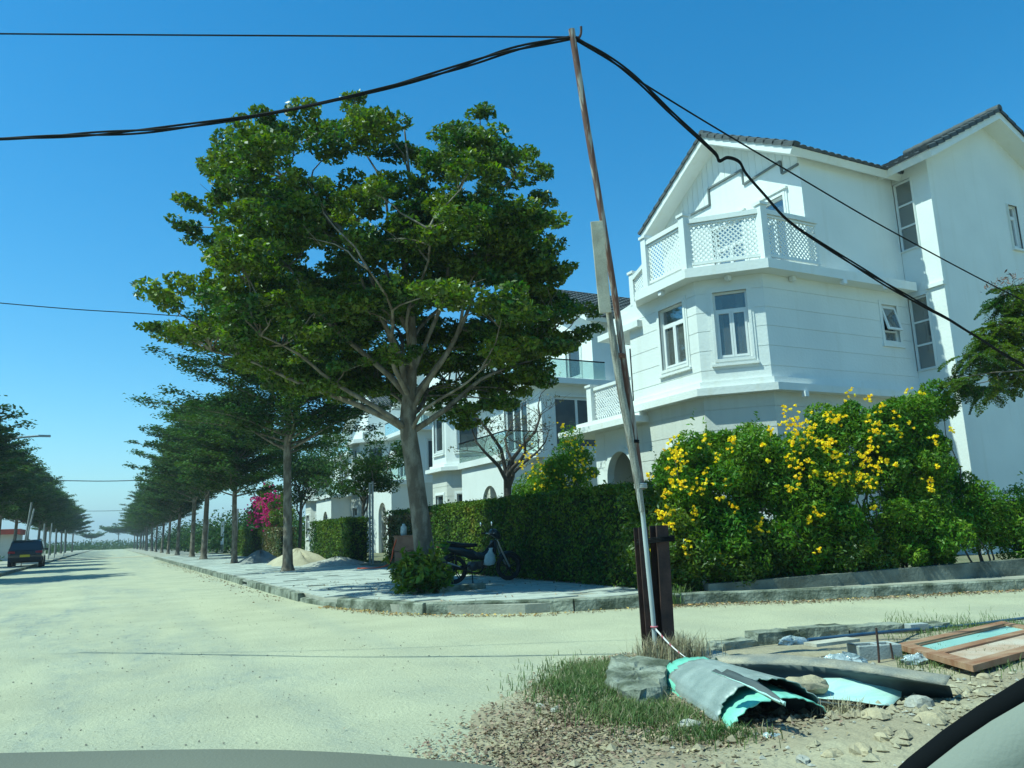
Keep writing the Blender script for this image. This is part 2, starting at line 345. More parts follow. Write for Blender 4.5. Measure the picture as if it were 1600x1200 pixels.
def copy_obj(o, parent=None, loc=None, rot=None):
    c = o.copy(); COL.objects.link(c)
    if parent is not None: c.parent = parent
    if loc is not None: c.location = loc
    if rot is not None: c.rotation_euler = rot
    return c
def smooth_path(pts, n=8):
    P = [Vector(p) for p in pts]; out = []
    for i in range(len(P)-1):
        p0 = P[max(i-1, 0)]; p1 = P[i]; p2 = P[i+1]; p3 = P[min(i+2, len(P)-1)]
        for j in range(n):
            t = j/n; out.append(.5*((2*p1)+(p2-p0)*t+(2*p0-5*p1+4*p2-p3)*t*t+(3*p1-p0-3*p2+p3)*t**3))
    return out+[P[-1]]
def noise2(x, y, s=0):
    v = 0
    for k, (a, f) in enumerate(((1, 1), (.5, 2.1), (.27, 4.3), (.15, 9.1))):
        v += a*(np.sin(x*f*1.7+1.3*k+s+np.sin(y*f*1.1+2*k+s))*np.cos(y*f*1.9-.7*k+s*1.7+np.sin(x*f*.9+k)))
    return v/1.9

def quads_obj(name, verts, nq, mats, parent=None, kind=None, idx=None, k=4):
    """fast mesh of nq separate k-gons"""
    me = bpy.data.meshes.new(name); n = nq*k
    me.vertices.add(n); me.vertices.foreach_set('co', verts.astype(np.float32).ravel())
    me.loops.add(n); me.loops.foreach_set('vertex_index', np.arange(n, dtype=np.int32))
    me.polygons.add(nq); me.polygons.foreach_set('loop_start', np.arange(0, n, k, dtype=np.int32))
    me.polygons.foreach_set('loop_total', np.full(nq, k, dtype=np.int32))
    if not isinstance(mats, (list, tuple)): mats = [mats]
    for m in mats: me.materials.append(m)
    if idx is not None: me.polygons.foreach_set('material_index', idx.astype(np.int32))
    me.update(calc_edges=True)
    o = bpy.data.objects.new(name, me); COL.objects.link(o)
    if parent is not None:
        o.parent = parent
        if PM.get(parent.name) is not None: o.matrix_parent_inverse = PM[parent.name].inverted()
    if kind: o['kind'] = kind
    return o
def leaf_verts(C, size, up=0.55, aspect=.55, rng=RNG, jitter=.35, nrm=None):
    """diamond leaves at centres C; normals biased upward (or along nrm)"""
    n = len(C); N = rng.normal(size=(n, 3)); N /= np.linalg.norm(N, axis=1)[:, None]
    b = np.array([0, 0, 1.0]) if nrm is None else nrm
    N = N*(1-up)+b*up; N /= np.linalg.norm(N, axis=1)[:, None]+1e-9
    T = rng.normal(size=(n, 3)); T -= N*(T*N).sum(1)[:, None]; T /= np.linalg.norm(T, axis=1)[:, None]+1e-9
    B = np.cross(N, T); s = (size*(1+jitter*(rng.random(n)*2-1)))[:, None]
    V = np.empty((n, 4, 3)); V[:, 0] = C-T*s*.5; V[:, 1] = C+B*s*aspect*.5+T*s*.1; V[:, 2] = C+T*s*.5; V[:, 3] = C-B*s*aspect*.5+T*s*.1
    return V
def clump_points(c, r, n, rng=RNG, shell=.5):
    P = rng.normal(size=(n, 3)); P /= np.linalg.norm(P, axis=1)[:, None]
    rad = rng.random(n)**(1/3.)*(1-shell)+shell*(.75+.3*rng.random(n))
    return np.asarray(c)+P*rad[:, None]*np.asarray(r)

def lathe_rock(c, r, seed, squash=(1, 1, .6)):
    rg = np.random.default_rng(seed); mb = MB(); n, m = 10, 6; vs = []
    ph = rg.random(6)*6
    for i in range(m+1):
        th = pi*i/m
        for j in range(n):
            t = 2*pi*j/n; d = Vector((sin(th)*cos(t), sin(th)*sin(t), cos(th)))
            k = 1+.22*sin(3*d.x+ph[0]+2*d.y)+.16*sin(5*d.y+ph[1]+3*d.z)+.1*sin(7*d.z+ph[2])
            k += .10*(rg.random()-.5)
            k = min(k, 1.12)
            vs.append((c[0]+d.x*k*r*squash[0], c[1]+d.y*k*r*squash[1], c[2]+max(d.z*k*r*squash[2], -r*squash[2]*.6)))
    mb.add(vs, [(i*n+j, (i+1)*n+j, (i+1)*n+(j+1) % n, i*n+(j+1) % n) for i in range(m) for j in range(n)])
    return mb

# ================================================================== THE SETTING
def flat_poly(name, poly, z, m, kind='structure'):
    mb = MB(); mb.add([(p[0], p[1], z) for p in poly], [tuple(range(len(poly)))]); 
    o = mb.build(name, m, kind=kind)
    if o.data.polygons[0].normal.z < 0: o.data.flip_normals()
    return o
mb = MB(); gs = [-4000, -1500, -500, -200, -60, 0, 60, 200, 500, 1500, 4000]
for i in range(10):
    for j in range(10):
        mb.add([(gs[i], gs[j], 0), (gs[i+1], gs[j], 0), (gs[i+1], gs[j+1], 0), (gs[i], gs[j+1], 0)], [(0, 1, 2, 3)])
mb.build('ground', GROUND, kind='structure')
flat_poly('main_road', [(-4.4, -60), (3, -60), (3, 2), (1.8, 6), (1.5, 9.5), (2.4, 13.4), (3.3, 15), (3.35, 16), (3.35, 330), (-4.4, 330)], .004, MROAD)

# kerb line round the corner (photo pixels on the road plane)
KC = [(3.30, 200), (3.30, 60), (3.30, 30), (3.30, 16.6), (3.34, 15.6)]
corner = [G(505, 948), G(535, 951), (G(565, 955)), G(620, 960), G(700, 962), G(822, 961), G(1000, 949), G(1100, 944), G(1250, 940), G(1420, 931), G(1600, 922)]
KS = [(p.x, p.y) for p in corner]
e0 = Vector((KS[-1][0]-KS[-2][0], KS[-1][1]-KS[-2][1])).normalized()
KS.append((KS[-1][0]+e0.x*30, KS[-1][1]+e0.y*30))
flat_poly('side_road', [(3, -8), (60, -8-11), (60, KS[-1][1]-e0.y), (KS[-1][0], KS[-1][1]+.3)] + [(p[0], p[1]+.3) for p in KS[-2::-1]] + [(3.3, 15), (2.4, 13.4), (1.5, 9.5), (1.8, 6), (3, 2)], .004, SROAD)
LEFTV = mat('left_verge', (.40, .37, .26), (.22, .24, .13), .35, .97, .03, 8, grain=.12)
flat_poly('left_pavement', [(-4.4, -60), (-4.4, 300), (-12, 300), (-12, -60)], .10, mat('old_left_paving', (.40, .39, .31), (.30, .29, .22), .9, .95, .01, 20, grain=.12))
flat_poly('left_open_ground', [(-12, -60), (-12, 300), (-400, 300), (-400, -60)], .02, LEFTV)
cross = MB(); cross.add([(-4.4, 84, .016), (7, 82, .016), (9, 89, .016), (-4.4, 88, .016)], [(0, 1, 2, 3)])
cross.build('sand_spill_across_road', SAND, kind='structure')
flat_poly('garden_ground', [(8.3, 11.2), (9.2, 10.3), (40, 1.2), (90, -10), (300, -10), (300, 300), (8.3, 300)], .154, GARDEN)

# pavement bed + kerb stones
PMOM = thing('pavement', 'pale tiled pavement at the street corner with a stained kerb', None); PMOM['kind'] = 'structure'
innerK = [(3.42, 200), (3.42, 15.7)] + [(p[0]+(.05), p[1]+.12) for p in KS]
poly = innerK + [(KS[-1][0], KS[-1][1]+3), (9.2, 10.6), (8.6, 11.4), (8.6, 200)]
mb = MB(); mb.prism(poly, -.05, .135); mb.build('pavement_bed', PAVEB, PMOM)
def stones_along(path, step, wid, z1, nmax, name, m, parent, lean=0, gap=.012, rg=random):
    pts = [Vector((p[0], p[1], 0)) for p in path]; out = 0; carry = 0
    seg = []; 
    tot = [0]
    for a, b in zip(pts, pts[1:]): tot.append(tot[-1]+(b-a).length)
    def at(s):
        for i in range(len(pts)-1):
            if s <= tot[i+1]: return pts[i].lerp(pts[i+1], (s-tot[i])/(tot[i+1]-tot[i]))
        return pts[-1]
    s = 0
    while s+step*.5 < tot[-1] and out < nmax:
        a = at(s+gap/2); b = at(min(s+step-gap/2, tot[-1])); h = z1+rg.uniform(-.012, .01)
        d = (b-a).normalized(); nrm = Vector((-d.y, d.x, 0)); j = rg.uniform(-.01, .01)
        prof = [(-wid/2, -.1), (wid/2, -.1), (wid/2-.004, h-.02), (wid/2-.022, h), (-wid/2+.004, h)]
        mb = MB(); mb.xprism(prof, a+nrm*j, b+nrm*j)
        o = mb.build(name, m, parent); out += 1; s += step
    return out
main_k = [(3.33, 15.65), (3.33, 22.0)]
stones_along(main_k, .8, .14, .16, 40, 'kerb_stone', KERB, PMOM)
stones_along([(3.33, 22.7), (3.33, 72)], 1.0, .14, .155, 60, 'kerb_stone', KERB, PMOM)
# dropped, broken part at the corner, then the side street kerb in long pours
mb = MB(); mb.xprism([(-.07, -.1), (.07, -.1), (.06, .07), (-.07, .09)], (3.37, 15.6, 0), (KS[1][0]-.02, KS[1][1]+.1, 0)); mb.build('broken_kerb_stone', KERB, PMOM)
stones_along([(KS[1][0], KS[1][1]+.06)]+[(p[0]+.03, p[1]+.06) for p in KS[2:]], 2.3, .17, .172, 26, 'kerb_stone', KERB, PMOM, gap=.004)
mb = MB(); mb.box((3.26, 22.0, .0), (3.42, 22.7, .03)); mb.box((3.26, 22.0, .11), (3.42, 22.7, .155)); mb.build('drain_inlet', CONC, PMOM)
mb = MB(); mb.box((3.40, 22.05, .03), (3.44, 22.65, .11)); mb.build('drain_opening_shade', SEALB, PMOM)  # black slab stands in for the shade inside the drain
# paving tiles: the near ones one by one
tm = None; nt_ = 0; bands = MB()
def in_pave(x, y):
    if x < 3.47 or x > 8.3: return False
    for i in range(len(KS)-1):
        a, b = KS[i], KS[i+1]
        if min(a[0], b[0]) <= x <= max(a[0], b[0]):
            t = (x-a[0])/(b[0]-a[0]+1e-9); yy = a[1]+t*(b[1]-a[1])
            if y < yy+.42: return False
    if x > KS[0][0] and y < 10: return False
    return y > 9.9
TS = .45
tile = MB(); tile.box((-TS/2+.006, -TS/2+.006, -.02), (TS/2-.006, TS/2-.006, .0))
cells = [(3.47+TS*(i+.5), 9.9+TS*(j+.5)) for j in range(130) for i in range(11)]
for (x, y) in cells:
    if not (in_pave(x-TS/2, y-TS/2) and in_pave(x+TS/2, y-TS/2)): continue
    if abs(x-5.35) < .65 and abs(y-14.2) < .65: continue
    if any(abs(x-5.35) < .6 and abs(y-(14.2+12.8*k)) < .6 for k in range(1, 5)): continue
    if random.random() < .04 and y < 30: continue
    z = .152+random.uniform(-.004, .004)
    if nt_ < 300:
        if tm is None:
            o = tile.build('paving_tile', PAVE); tm = o; o.parent = PMOM; PMOM_inv = PM[PMOM.name].inverted(); o.matrix_parent_inverse = PMOM_inv
            o.location = (x, y, z)
        else:
            o = copy_obj(tm, PMOM, (x, y, z))
        o.rotation_euler = (random.gauss(0, .006), random.gauss(0, .006), random.gauss(0, .006)); nt_ += 1
    else:
        a = random.uniform(-.004, .004)
        bands.box((x-TS/2+.006, y-TS/2+.006, .12), (x+TS/2-.006, y+TS/2-.006, z+a))
bands.build('paving_tiles_further_on', PAVE, PMOM, kind='stuff')
# left kerb
LK = thing('left_kerb', None, None); LK['kind'] = 'structure'
stones_along([(-4.4, 30), (-4.4, 140)], 1.2, .14, .15, 92, 'kerb_stone', KERB, LK)

# earth verge near the pole: real relief over the road edge
def verge_mask(X, Y):
    # signed: positive inside the heap of earth at the lower right
    b = np.interp(Y, [-3, 1.0, 3.0, 4.4, 5.2, 5.9, 6.3], [2.9, 2.35, 1.75, 1.8, 2.4, 3.6, 5.2])
    left = X-b
    top = np.interp(X, [1, 4.9, 6.85, 8.8, 12, 22], [6.3, 5.9, 6.05, 5.2, 4.0, 1.0])-Y
    return np.minimum(left, top)
nx, ny = 330, 210
xs = np.linspace(.8, 17.3, nx); ys = np.linspace(-2.5, 6.9, ny); XX, YY = np.meshgrid(xs, ys)
mk = verge_mask(XX, YY)+.16*noise2(XX*1.3, YY*1.3, 3)
mk = np.clip(mk/.7, -.4, 1)
bumpy = .012*noise2(XX*3, YY*3, 1)+.008*noise2(XX*9, YY*9, 5)
heap = np.exp(-(((XX-5.0)/1.3)**2+((YY-2.25)/.7)**2))*.12 + np.exp(-(((XX-7.4)/1.5)**2+((YY-2.4)/.8)**2))*.10+np.exp(-(((XX-3.6)/.5)**2+((YY-3.0)/.4)**2))*.08
rough = np.clip(heap*8, 0, 1)*(.022*noise2(XX*6, YY*6, 9)+.02*np.abs(noise2(XX*13, YY*13, 2)))
ZZ = np.where(mk > 0, .008+mk*.03+(bumpy+.02)*mk+heap*mk+rough*mk, mk*.12)
flat = np.exp(-(((XX-4.75)/1.3)**2+((YY-4.2)/.98)**2)**2)
ZZ = np.where(mk > 0, ZZ*(1-.85*flat)+.010*flat, ZZ)
def verge_z(x, y):
    i = int(np.clip((x-.8)/16.5*(nx-1), 0, nx-1)); j = int(np.clip((y+2.5)/9.4*(ny-1), 0, ny-1)); return float(max(ZZ[j, i], .006))
def GV(x, y, up=0.0):
    z = .03
    for _ in range(8):
        p = G(x, y, z); z = z*.4+verge_z(p.x, p.y)*.6
    return G(x, y, z)+Vector((0, 0, up))
me = bpy.data.meshes.new('earth_verge'); V = np.stack([XX, YY, ZZ], -1).reshape(-1, 3)
idx = np.arange(nx*ny).reshape(ny, nx); Q = np.stack([idx[:-1, :-1], idx[:-1, 1:], idx[1:, 1:], idx[1:, :-1]], -1).reshape(-1, 4)
me.from_pydata(V.tolist(), [], Q.tolist()); me.polygons.foreach_set('use_smooth', [True]*len(Q)); me.materials.append(EARTH)
vo = bpy.data.objects.new('earth_verge', me); COL.objects.link(vo); vo['kind'] = 'structure'

# far hills and scrub
def hill(name, x0, x1, y, h, seed, m):
    mb = MB(); n = 60; rg = random.Random(seed); ph = [rg.random()*6 for _ in range(4)]; vs = []
    for i in range(n+1):
        t = i/n; e = sin(pi*t)**.7
        z = h*e*(.6+.25*sin(3*t*pi+ph[0])+.15*sin(7*t*pi+ph[1])+.07*sin(17*t*pi+ph[2]))
        x = x0+(x1-x0)*t
        vs += [(x, y-h*2.5, -1), (x, y-h*.9, z*.55), (x, y, z), (x, y+h*2.5, -1)]
    mb.add(vs, [(i*4+k, (i+1)*4+k, (i+1)*4+k+1, i*4+k+1) for i in range(n) for k in range(3)], smooth=True)
    mb.build(name, m, kind='structure')
hill('far_hill', -700, 1300, 3600, 62, 3, HILL)
hill('far_hill', 300, 2600, 3000, 40, 8, HILL)

# ================================================================== HOUSES
def box_at(mb, O, X, Y, Z, a, b, mi=0):
    M = Matrix(((X.x, Y.x, Z.x, O.x), (X.y, Y.y, Z.y, O.y), (X.z, Y.z, Z.z, O.z), (0, 0, 0, 1)))
    mb.box(a, b, M, mi)
ZU = Vector((0, 0, 1))
def wall_mesh(mb, A, B, out, z0, z1, openings=(), grooves=None, t=.16, mi=0, ext=.006, band=.014, gz=None):
    """wall slab from A to B (outer face), thickness t inwards, with real openings and stucco bands proud of it"""
    A = Vector((*A, 0)); B = Vector((*B, 0)); L = (B-A).length; X = (B-A).normalized()
    Y = Vector((-X.y, X.x, 0)); Y = Y if Y.dot(Vector((*out, 0))) > 0 else -Y
    def rects(za, zb, e0, e1, ya, yb):
        zs = sorted({za, zb} | {z for o in openings for z in (o[2], o[3]) if za < z < zb})
        for c, d in zip(zs, zs[1:]):
            u = e0; ops = sorted([o for o in openings if o[2] < (c+d)/2 < o[3]])
            for o in ops:
                if o[0] > u: box_at(mb, A, X, Y, ZU, (u, ya, c), (o[0], yb, d), mi)
                u = o[1]
            if u < e1: box_at(mb, A, X, Y, ZU, (u, ya, c), (e1, yb, d), mi)
    rects(z0, z1, .004, L-.004, -t, 0)
    if grooves:
        g = [z0]+[z for z in grooves if z0 < z < z1]+[z1]
        for a, b in zip(g, g[1:]): rects(a+(.009 if a > z0 else .001), b-(.009 if b < z1 else .001), -ext, L+ext, -.002, band)
    return A, X, Y
def window_unit(parent, A, X, Y, u0, u1, z0, z1, leaves=2, transom=.27, trim=.13, sill=True, glass=GLASS, curtain=True, name='window', depth=.09, rows=0, head=False):
    """window parts: frame (with trim and sill), panes, curtain"""
    O = A+X*u0+ZU*z0; w = u1-u0; h = z1-z0
    def bx(mb, a, b, mi=0): box_at(mb, O, X, Y, ZU, a, b, mi)
    mb = MB(); f = .05; t0, t1 = -depth-.03, -depth+.03
    bx(mb, (0, t0, 0), (f, t1, h)); bx(mb, (w-f, t0, 0), (w, t1, h)); bx(mb, (f, t0, 0), (w-f, t1, f)); bx(mb, (f, t0, h-f), (w-f, t1, h))
    panes = []
    if rows:
        zs = [f+(h-2*f)*i/rows for i in range(rows+1)]
        for z in zs[1:-1]: bx(mb, (f, t0+.002, z-.025), (w-f, t1-.002, z+.025))
        for a, b in zip(zs, zs[1:]): panes.append((f, w-f, a+(.025 if a > f+.01 else 0), b-(.025 if b < h-f-.01 else 0)))
    else:
        ht = h-f
        if transom:
            ht = h*(1-transom); bx(mb, (f, t0+.002, ht-.03), (w-f, t1-.002, ht+.03)); panes.append((f, w-f, ht+.03, h-f))
            ht -= .03
        wl = (w-2*f)/leaves
        for i in range(leaves):
            a = f+wl*i; b = a+wl; s = .055
            bx(mb, (a+.003, t0+.012, f+.003), (a+s, t1+.012, ht-.003)); bx(mb, (b-s, t0+.012, f+.003), (b-.003, t1+.012, ht-.003))
            bx(mb, (a+s, t0+.012, f+.003), (b-s, t1+.012, f+s)); bx(mb, (a+s, t0+.012, ht-s), (b-s, t1+.012, ht-.003))
            panes.append((a+s, b-s, f+s, ht-s))
    win = mb.build(name, UPVC, parent)
    for (a, b, c, d) in panes:
        g = MB(); bx(g, (a, -depth-.006, c), (b, -depth+.002, d)); g.build('pane', glass, win)
    if trim:
        mb = MB(); T = trim
        for (q, e) in ((T, .035), (T*.55, .055)):
            bx(mb, (-q, .0, -q), (-.0, e, h+q)); bx(mb, (w, .0, -q), (w+q, e, h+q)); bx(mb, (0, .0, h), (w, e-.001, h+q)); bx(mb, (0, .0, -q), (w, e-.001, 0))
        if head: bx(mb, (-T-.04, 0, h+T), (w+T+.04, .09, h+T+.05))
        mb.build('window_trim', TRIM, win)
    if sill:
        mb = MB(); bx(mb, (-trim-.02, .0, -trim-.05), (w+trim+.02, .085, -trim+.01)); mb.build('window_sill', TRIM, win)
    if curtain:
        mb = MB(); n = 30; vs = []; rg = random.Random(int(u0*100+z0*77+w*31))
        for side in (0, 1):
            cw = w*rg.uniform(.2, .34); a0 = .03 if side == 0 else w-.03-cw; vs = []
            for i in range(n+1):
                u = a0+cw*i/n; yy = -depth-.13+.022*sin(i*1.25+rg.random()*.3)
                vs += [O+X*u+Y*yy+ZU*.03, O+X*u+Y*yy+ZU*(h-.05)]
            mb.add(vs, [(2*i, 2*i+2, 2*i+3, 2*i+1) for i in range(n)], smooth=True)
        mb.build('curtain', CURT, win)
    return win
def offset_poly(pts, d):
    """offset an open polyline outwards (left of travel negative) by d; returns points"""
    out = []
    P = [Vector(p) for p in pts]
    for i, p in enumerate(P):
        ns = []
        if i > 0: e = (P[i]-P[i-1]).normalized(); ns.append(Vector((e.y, -e.x)))
        if i < len(P)-1: e = (P[i+1]-P[i]).normalized(); ns.append(Vector((e.y, -e.x)))
        if len(ns) == 1: out.append(p+ns[0]*d)
        else:
            b = (ns[0]+ns[1]).normalized(); out.append(p+b*(d/b.dot(ns[0])))
    return [(q.x, q.y) for q in out]
def slab_edge(mb, line, d, z0, z1, back, mi=0):
    """slab whose front follows line offset by d, closed at the back polyline"""
    mb.prism(offset_poly(line, d)+list(back), z0, z1, mi=mi)

def gable_roof_x(parent, x0, x1, yr, hw, zr, ze, fascia=.20, tiles=True, nx=18, rake_parts=0, back=False):
    """gable roof, ridge along X, gable end at x0; hw = half width to the eave"""
    mb = MB(); dz = zr-ze; L = sqrt(hw*hw+dz*dz)
    for s in (-1, 1):
        e = Vector((0, s*hw, -dz)).normalized(); n = Vector((0, s*dz, hw)).normalized()
        O = Vector((x0, yr, zr)); q = [O, O+e*L, O+e*L-n*fascia, O-ZU*fascia*1.15]
        r = [p+Vector((x1-x0, 0, 0)) for p in q]
        mb.add(q+r, [(0, 1, 2, 3), (7, 6, 5, 4), (0, 4, 5, 1), (1, 5, 6, 2), (2, 6, 7, 3), (3, 7, 4, 0)])
    mb.build('roof_slab', TRIM, parent)
    st = MB(); cours = int(L/.36)
    for s in (-1, 1):
        e = Vector((0, s*hw, -dz)).normalized(); n = Vector((0, s*dz, hw)).normalized()
        for c in range(cours):
            for i in range(nx):
                a = L*c/cours; b = L*(c+1)/cours+.03; w = (x1-x0)/nx; O = Vector((x0+w*i, yr, zr))
                p0 = O+e*a+n*.02; p1 = O+e*b+n*.065
                prof = [(0, .0), (w*.25, .035), (w*.62, .035), (w*.9, 0)]
                vs = [p0+Vector((u, 0, 0))+n*h for u, h in prof]+[p1+Vector((u, 0, 0))+n*h for u, h in prof]
                vs += [p1+Vector((0, 0, 0))-n*.05, p1+Vector((w, 0, 0))-n*.05]
                st.add(vs, [(0, 1, 5, 4), (1, 2, 6, 5), (2, 3, 7, 6), (4, 5, 6, 7, 9, 8)])
    st.build('roof_tiles', TILE, parent, kind='stuff')
    return L, cours
def rake_tiles(parent, p_top, p_bot, across, n, first=None, w=.24):
    """verge tiles, one object each, stepping down from p_top to p_bot"""
    p_top = Vector(p_top); p_bot = Vector(p_bot); d = (p_bot-p_top); L = d.length; d.normalize(); ac = Vector(across).normalized()
    nn = d.cross(ac).normalized(); nn = nn if nn.z > 0 else -nn
    s = L/n
    for i in range(n):
        mb = MB(); a = p_top+d*(s*i-.03)+nn*.02; b = p_top+d*(s*(i+1)+.02)+nn*.055
        prof = [(-.03, -.09), (-.03, .02), (.02, .05), (.13, .05), (w, .03), (w, -.01), (0, -.01)]
        M = [ac*u+nn*h for u, h in prof]; k = len(prof)
        mb.add([a+m for m in M]+[b+m for m in M], [tuple(range(k)), tuple(range(k, 2*k))[::-1]]+[(j, (j+1) % k, k+(j+1) % k, k+j) for j in range(k)])
        mb.build('verge_tile', TILE, parent)
def ridge_tiles(parent, p0, p1, n):
    p0 = Vector(p0); p1 = Vector(p1); d = (p1-p0)/n
    for i in range(n):
        mb = MB(); mb.tube([p0+d*i+Vector((0, 0, .01)), p0+d*(i+1.06)+Vector((0, 0, .03))], .12, 10); mb.build('ridge_tile', TILE, parent)

GR1 = [4.89, 5.39, 5.89, 6.37, 6.86]
GR0 = [.9, 1.4, 1.9, 2.4, 2.9, 3.4, 3.9]
def lattice(mb, P0, P1, z0, z1, s=.125, bw=.034, t=.012, mi=0):
    """diagonal lattice filling the rectangle P0-P1 x z0-z1"""
    P0 = Vector((*P0, 0)); P1 = Vector((*P1, 0)); L = (P1-P0).length; X = (P1-P0).normalized(); Y = X.cross(ZU); hh = z1-z0
    for k, sg in ((0, 1), (1, -1)):
        c = -hh if sg > 0 else 0
        while c < (L if sg > 0 else L+hh):
            # line u = c + sg*v  , v in 0..hh
            if sg > 0: v0 = max(0, -c); v1 = min(hh, L-c)
            else: v0 = max(0, c-L); v1 = min(hh, c)
            if v1-v0 > .02:
                a = P0+X*(c+sg*v0)+ZU*(z0+v0)+Y*(t*k*1.02); b = P0+X*(c+sg*v1)+ZU*(z0+v1)+Y*(t*k*1.02)
                mb.xprism([(-t/2, -bw/2), (t/2, -bw/2), (t/2, bw/2), (-t/2, bw/2)], a, b, up=tuple((b-a).cross(Y)), mi=mi)
            c += s
def rail_panel(parent, P0, P1, z0, z1, zt):
    mb = MB(); lattice(mb, P0, P1, z0, z1); mb.build('lattice_panel', TRIM, parent)
    A = Vector((*P0, 0)); B = Vector((*P1, 0))
    mb = MB(); mb.bar(A+ZU*(zt-.06), B+ZU*(zt-.06), .14, .12); mb.build('balustrade_rail', TRIM, parent)
    mb = MB(); mb.bar(A+ZU*(z1+.02), B+ZU*(z1+.02), .06, .05); mb.build('lattice_frame', TRIM, parent)
    mb = MB(); mb.bar(A+ZU*(z0-.03), B+ZU*(z0-.03), .09, .07); mb.build('lattice_frame', TRIM, parent)
def rail_post(parent, x, y, z0, z1, w=.2):
    mb = MB(); mb.box((x-w/2, y-w/2, z0), (x+w/2, y+w/2, z1-.07)); mb.box((x-w/2-.035, y-w/2-.035, z1-.07), (x+w/2+.035, y+w/2+.035, z1)); mb.build('balustrade_post', TRIM, parent)

# ---------------- the corner villa
HV = thing('corner_villa', 'white corner villa with octagonal bay, lattice balustrade and grey gable roof', 'house', (16, 15, .15))
A_, B_, C_ = (14.04, 13.5), (12.88, 14.66), (12.88, 17.5)
XI = 19.5
lineBay = [(XI, 13.5), A_, B_, C_]        # travelling -X then +Y : outside is on the left -> use negative offset
def offb(d): return offset_poly(lineBay, -d)
# ground floor
mb = MB()
wall_mesh(mb, (XI, 13.5), A_, (0, -1), .1, 4.3, [(1.2, 2.6, 1.3, 3.0)], GR0)
wall_mesh(mb, A_, B_, (-1, -1), .1, 4.3, [(.35, 1.25, 1.3, 3.15)], GR0)
wall_mesh(mb, B_, C_, (-1, 0), .1, 4.3, [(.45, 1.45, 1.3, 3.15)], GR0)
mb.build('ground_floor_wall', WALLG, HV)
def fr(A, B, out):
    A = Vector((*A, 0)); B = Vector((*B, 0)); X = (B-A).normalized(); Y = Vector((-X.y, X.x, 0)); Y = Y if Y.dot(Vector((*out, 0))) > 0 else -Y
    return A, X, Y
fs = fr((XI, 13.5), A_, (0, -1)); fc = fr(A_, B_, (-1, -1)); ff = fr(B_, C_, (-1, 0))
window_unit(HV, *fs, 1.2, 2.6, 1.3, 3.0); window_unit(HV, *fc, .35, 1.25, 1.3, 3.15); window_unit(HV, *ff, .45, 1.45, 1.3, 3.15)
# first floor
mb = MB()
us = XI
wall_mesh(mb, (XI, 13.5), A_, (0, -1), 4.42, 7.3, [(XI-18.93, XI-18.32, 5.83, 6.86)], GR1)
wall_mesh(mb, A_, B_, (-1, -1), 4.42, 7.3, [(.40, 1.22, 5.15, 6.86)], GR1)
wall_mesh(mb, B_, C_, (-1, 0), 4.42, 7.3, [(.47, 1.46, 5.2, 6.84)], GR1)
wall_mesh(mb, C_, (14.4, 17.5), (0, 1), 4.42, 7.3, [])
mb.build('first_floor_wall', WALL, HV)
window_unit(HV, *fc, .40, 1.22, 5.15, 6.86); window_unit(HV, *ff, .47, 1.46, 5.2, 6.84)
# small tilted window on the side wall
Aw, Xw, Yw = fs; u0, u1 = XI-18.93, XI-18.32
O = Aw+Xw*u0+ZU*5.83; mb = MB(); w_, h_ = .61, 1.03
for a, b in (((0, -.12, 0), (.045, -.05, h_)), ((w_-.045, -.12, 0), (w_, -.05, h_)), ((.045, -.12, 0), (w_-.045, -.05, .045)), ((.045, -.12, h_-.045), (w_-.045, -.05, h_)), ((.045, -.12, .27), (w_-.045, -.05, .32))):
    box_at(mb, O, Xw, Yw, ZU, a, b)
win = mb.build('small_window', UPVC, HV)
mb = MB(); box_at(mb, O, Xw, Yw, ZU, (.045, -.09, .045), (w_-.045, -.082, .27)); mb.build('pane', GLASS, win)
th = radians(14); Zt = (ZU*cos(th)-Yw*sin(th)); Yt = (Yw*cos(th)+ZU*sin(th)); Ot = O+ZU*(h_-.05)+Yw*(-.03)
mb = MB()
for a, b in (((.02, -.02, -.70), (.08, .02, 0)), ((w_-.08, -.02, -.70), (w_-.02, .02, 0)), ((.08, -.02, -.06), (w_-.08, .02, 0)), ((.08, -.02, -.70), (w_-.08, .02, -.64))):
    box_at(mb, Ot, Xw, Yt, Zt, a, b)
mb.build('tilted_sash', UPVC, win)
mb = MB(); box_at(mb, Ot, Xw, Yt, Zt, (.08, -.004, -.64), (w_-.08, .004, -.06)); mb.build('pane', GLASS, win)
mb = MB()
for a, b in (((-.1, 0, -.1), (0, .035, h_+.1)), ((w_, 0, -.1), (w_+.1, .035, h_+.1)), ((0, 0, h_), (w_, .034, h_+.1)), ((0, 0, -.1), (w_, .034, 0)), ((-.13, 0, -.16), (w_+.13, .07, -.1))):
    box_at(mb, O, Xw, Yw, ZU, a, b)
mb.build('window_trim', TRIM, win)
# cornice 1
mb = MB(); bk = [(13.6, 17.45), (19.6, 15)]
mb.prism(offb(.12)+[(15.5, 17.5), (19.5, 14)], 4.42, 4.60); mb.prism(offb(.30)+[(15.5, 17.49), (19.5, 14)], 4.24, 4.42)
mb.build('first_floor_cornice', TRIM, HV)
# slab 2
mb = MB(); l2 = offb(.42)
l2[0] = (19.35, l2[0][1])
mb.prism(l2[:3]+[(l2[2][0], 16.6), (12.95, 17.2), (13.2, 18.6), (16.0, 18.6), (19.35, 14)], 7.22, 7.46)
mb.build('balcony_slab', TRIM, HV)
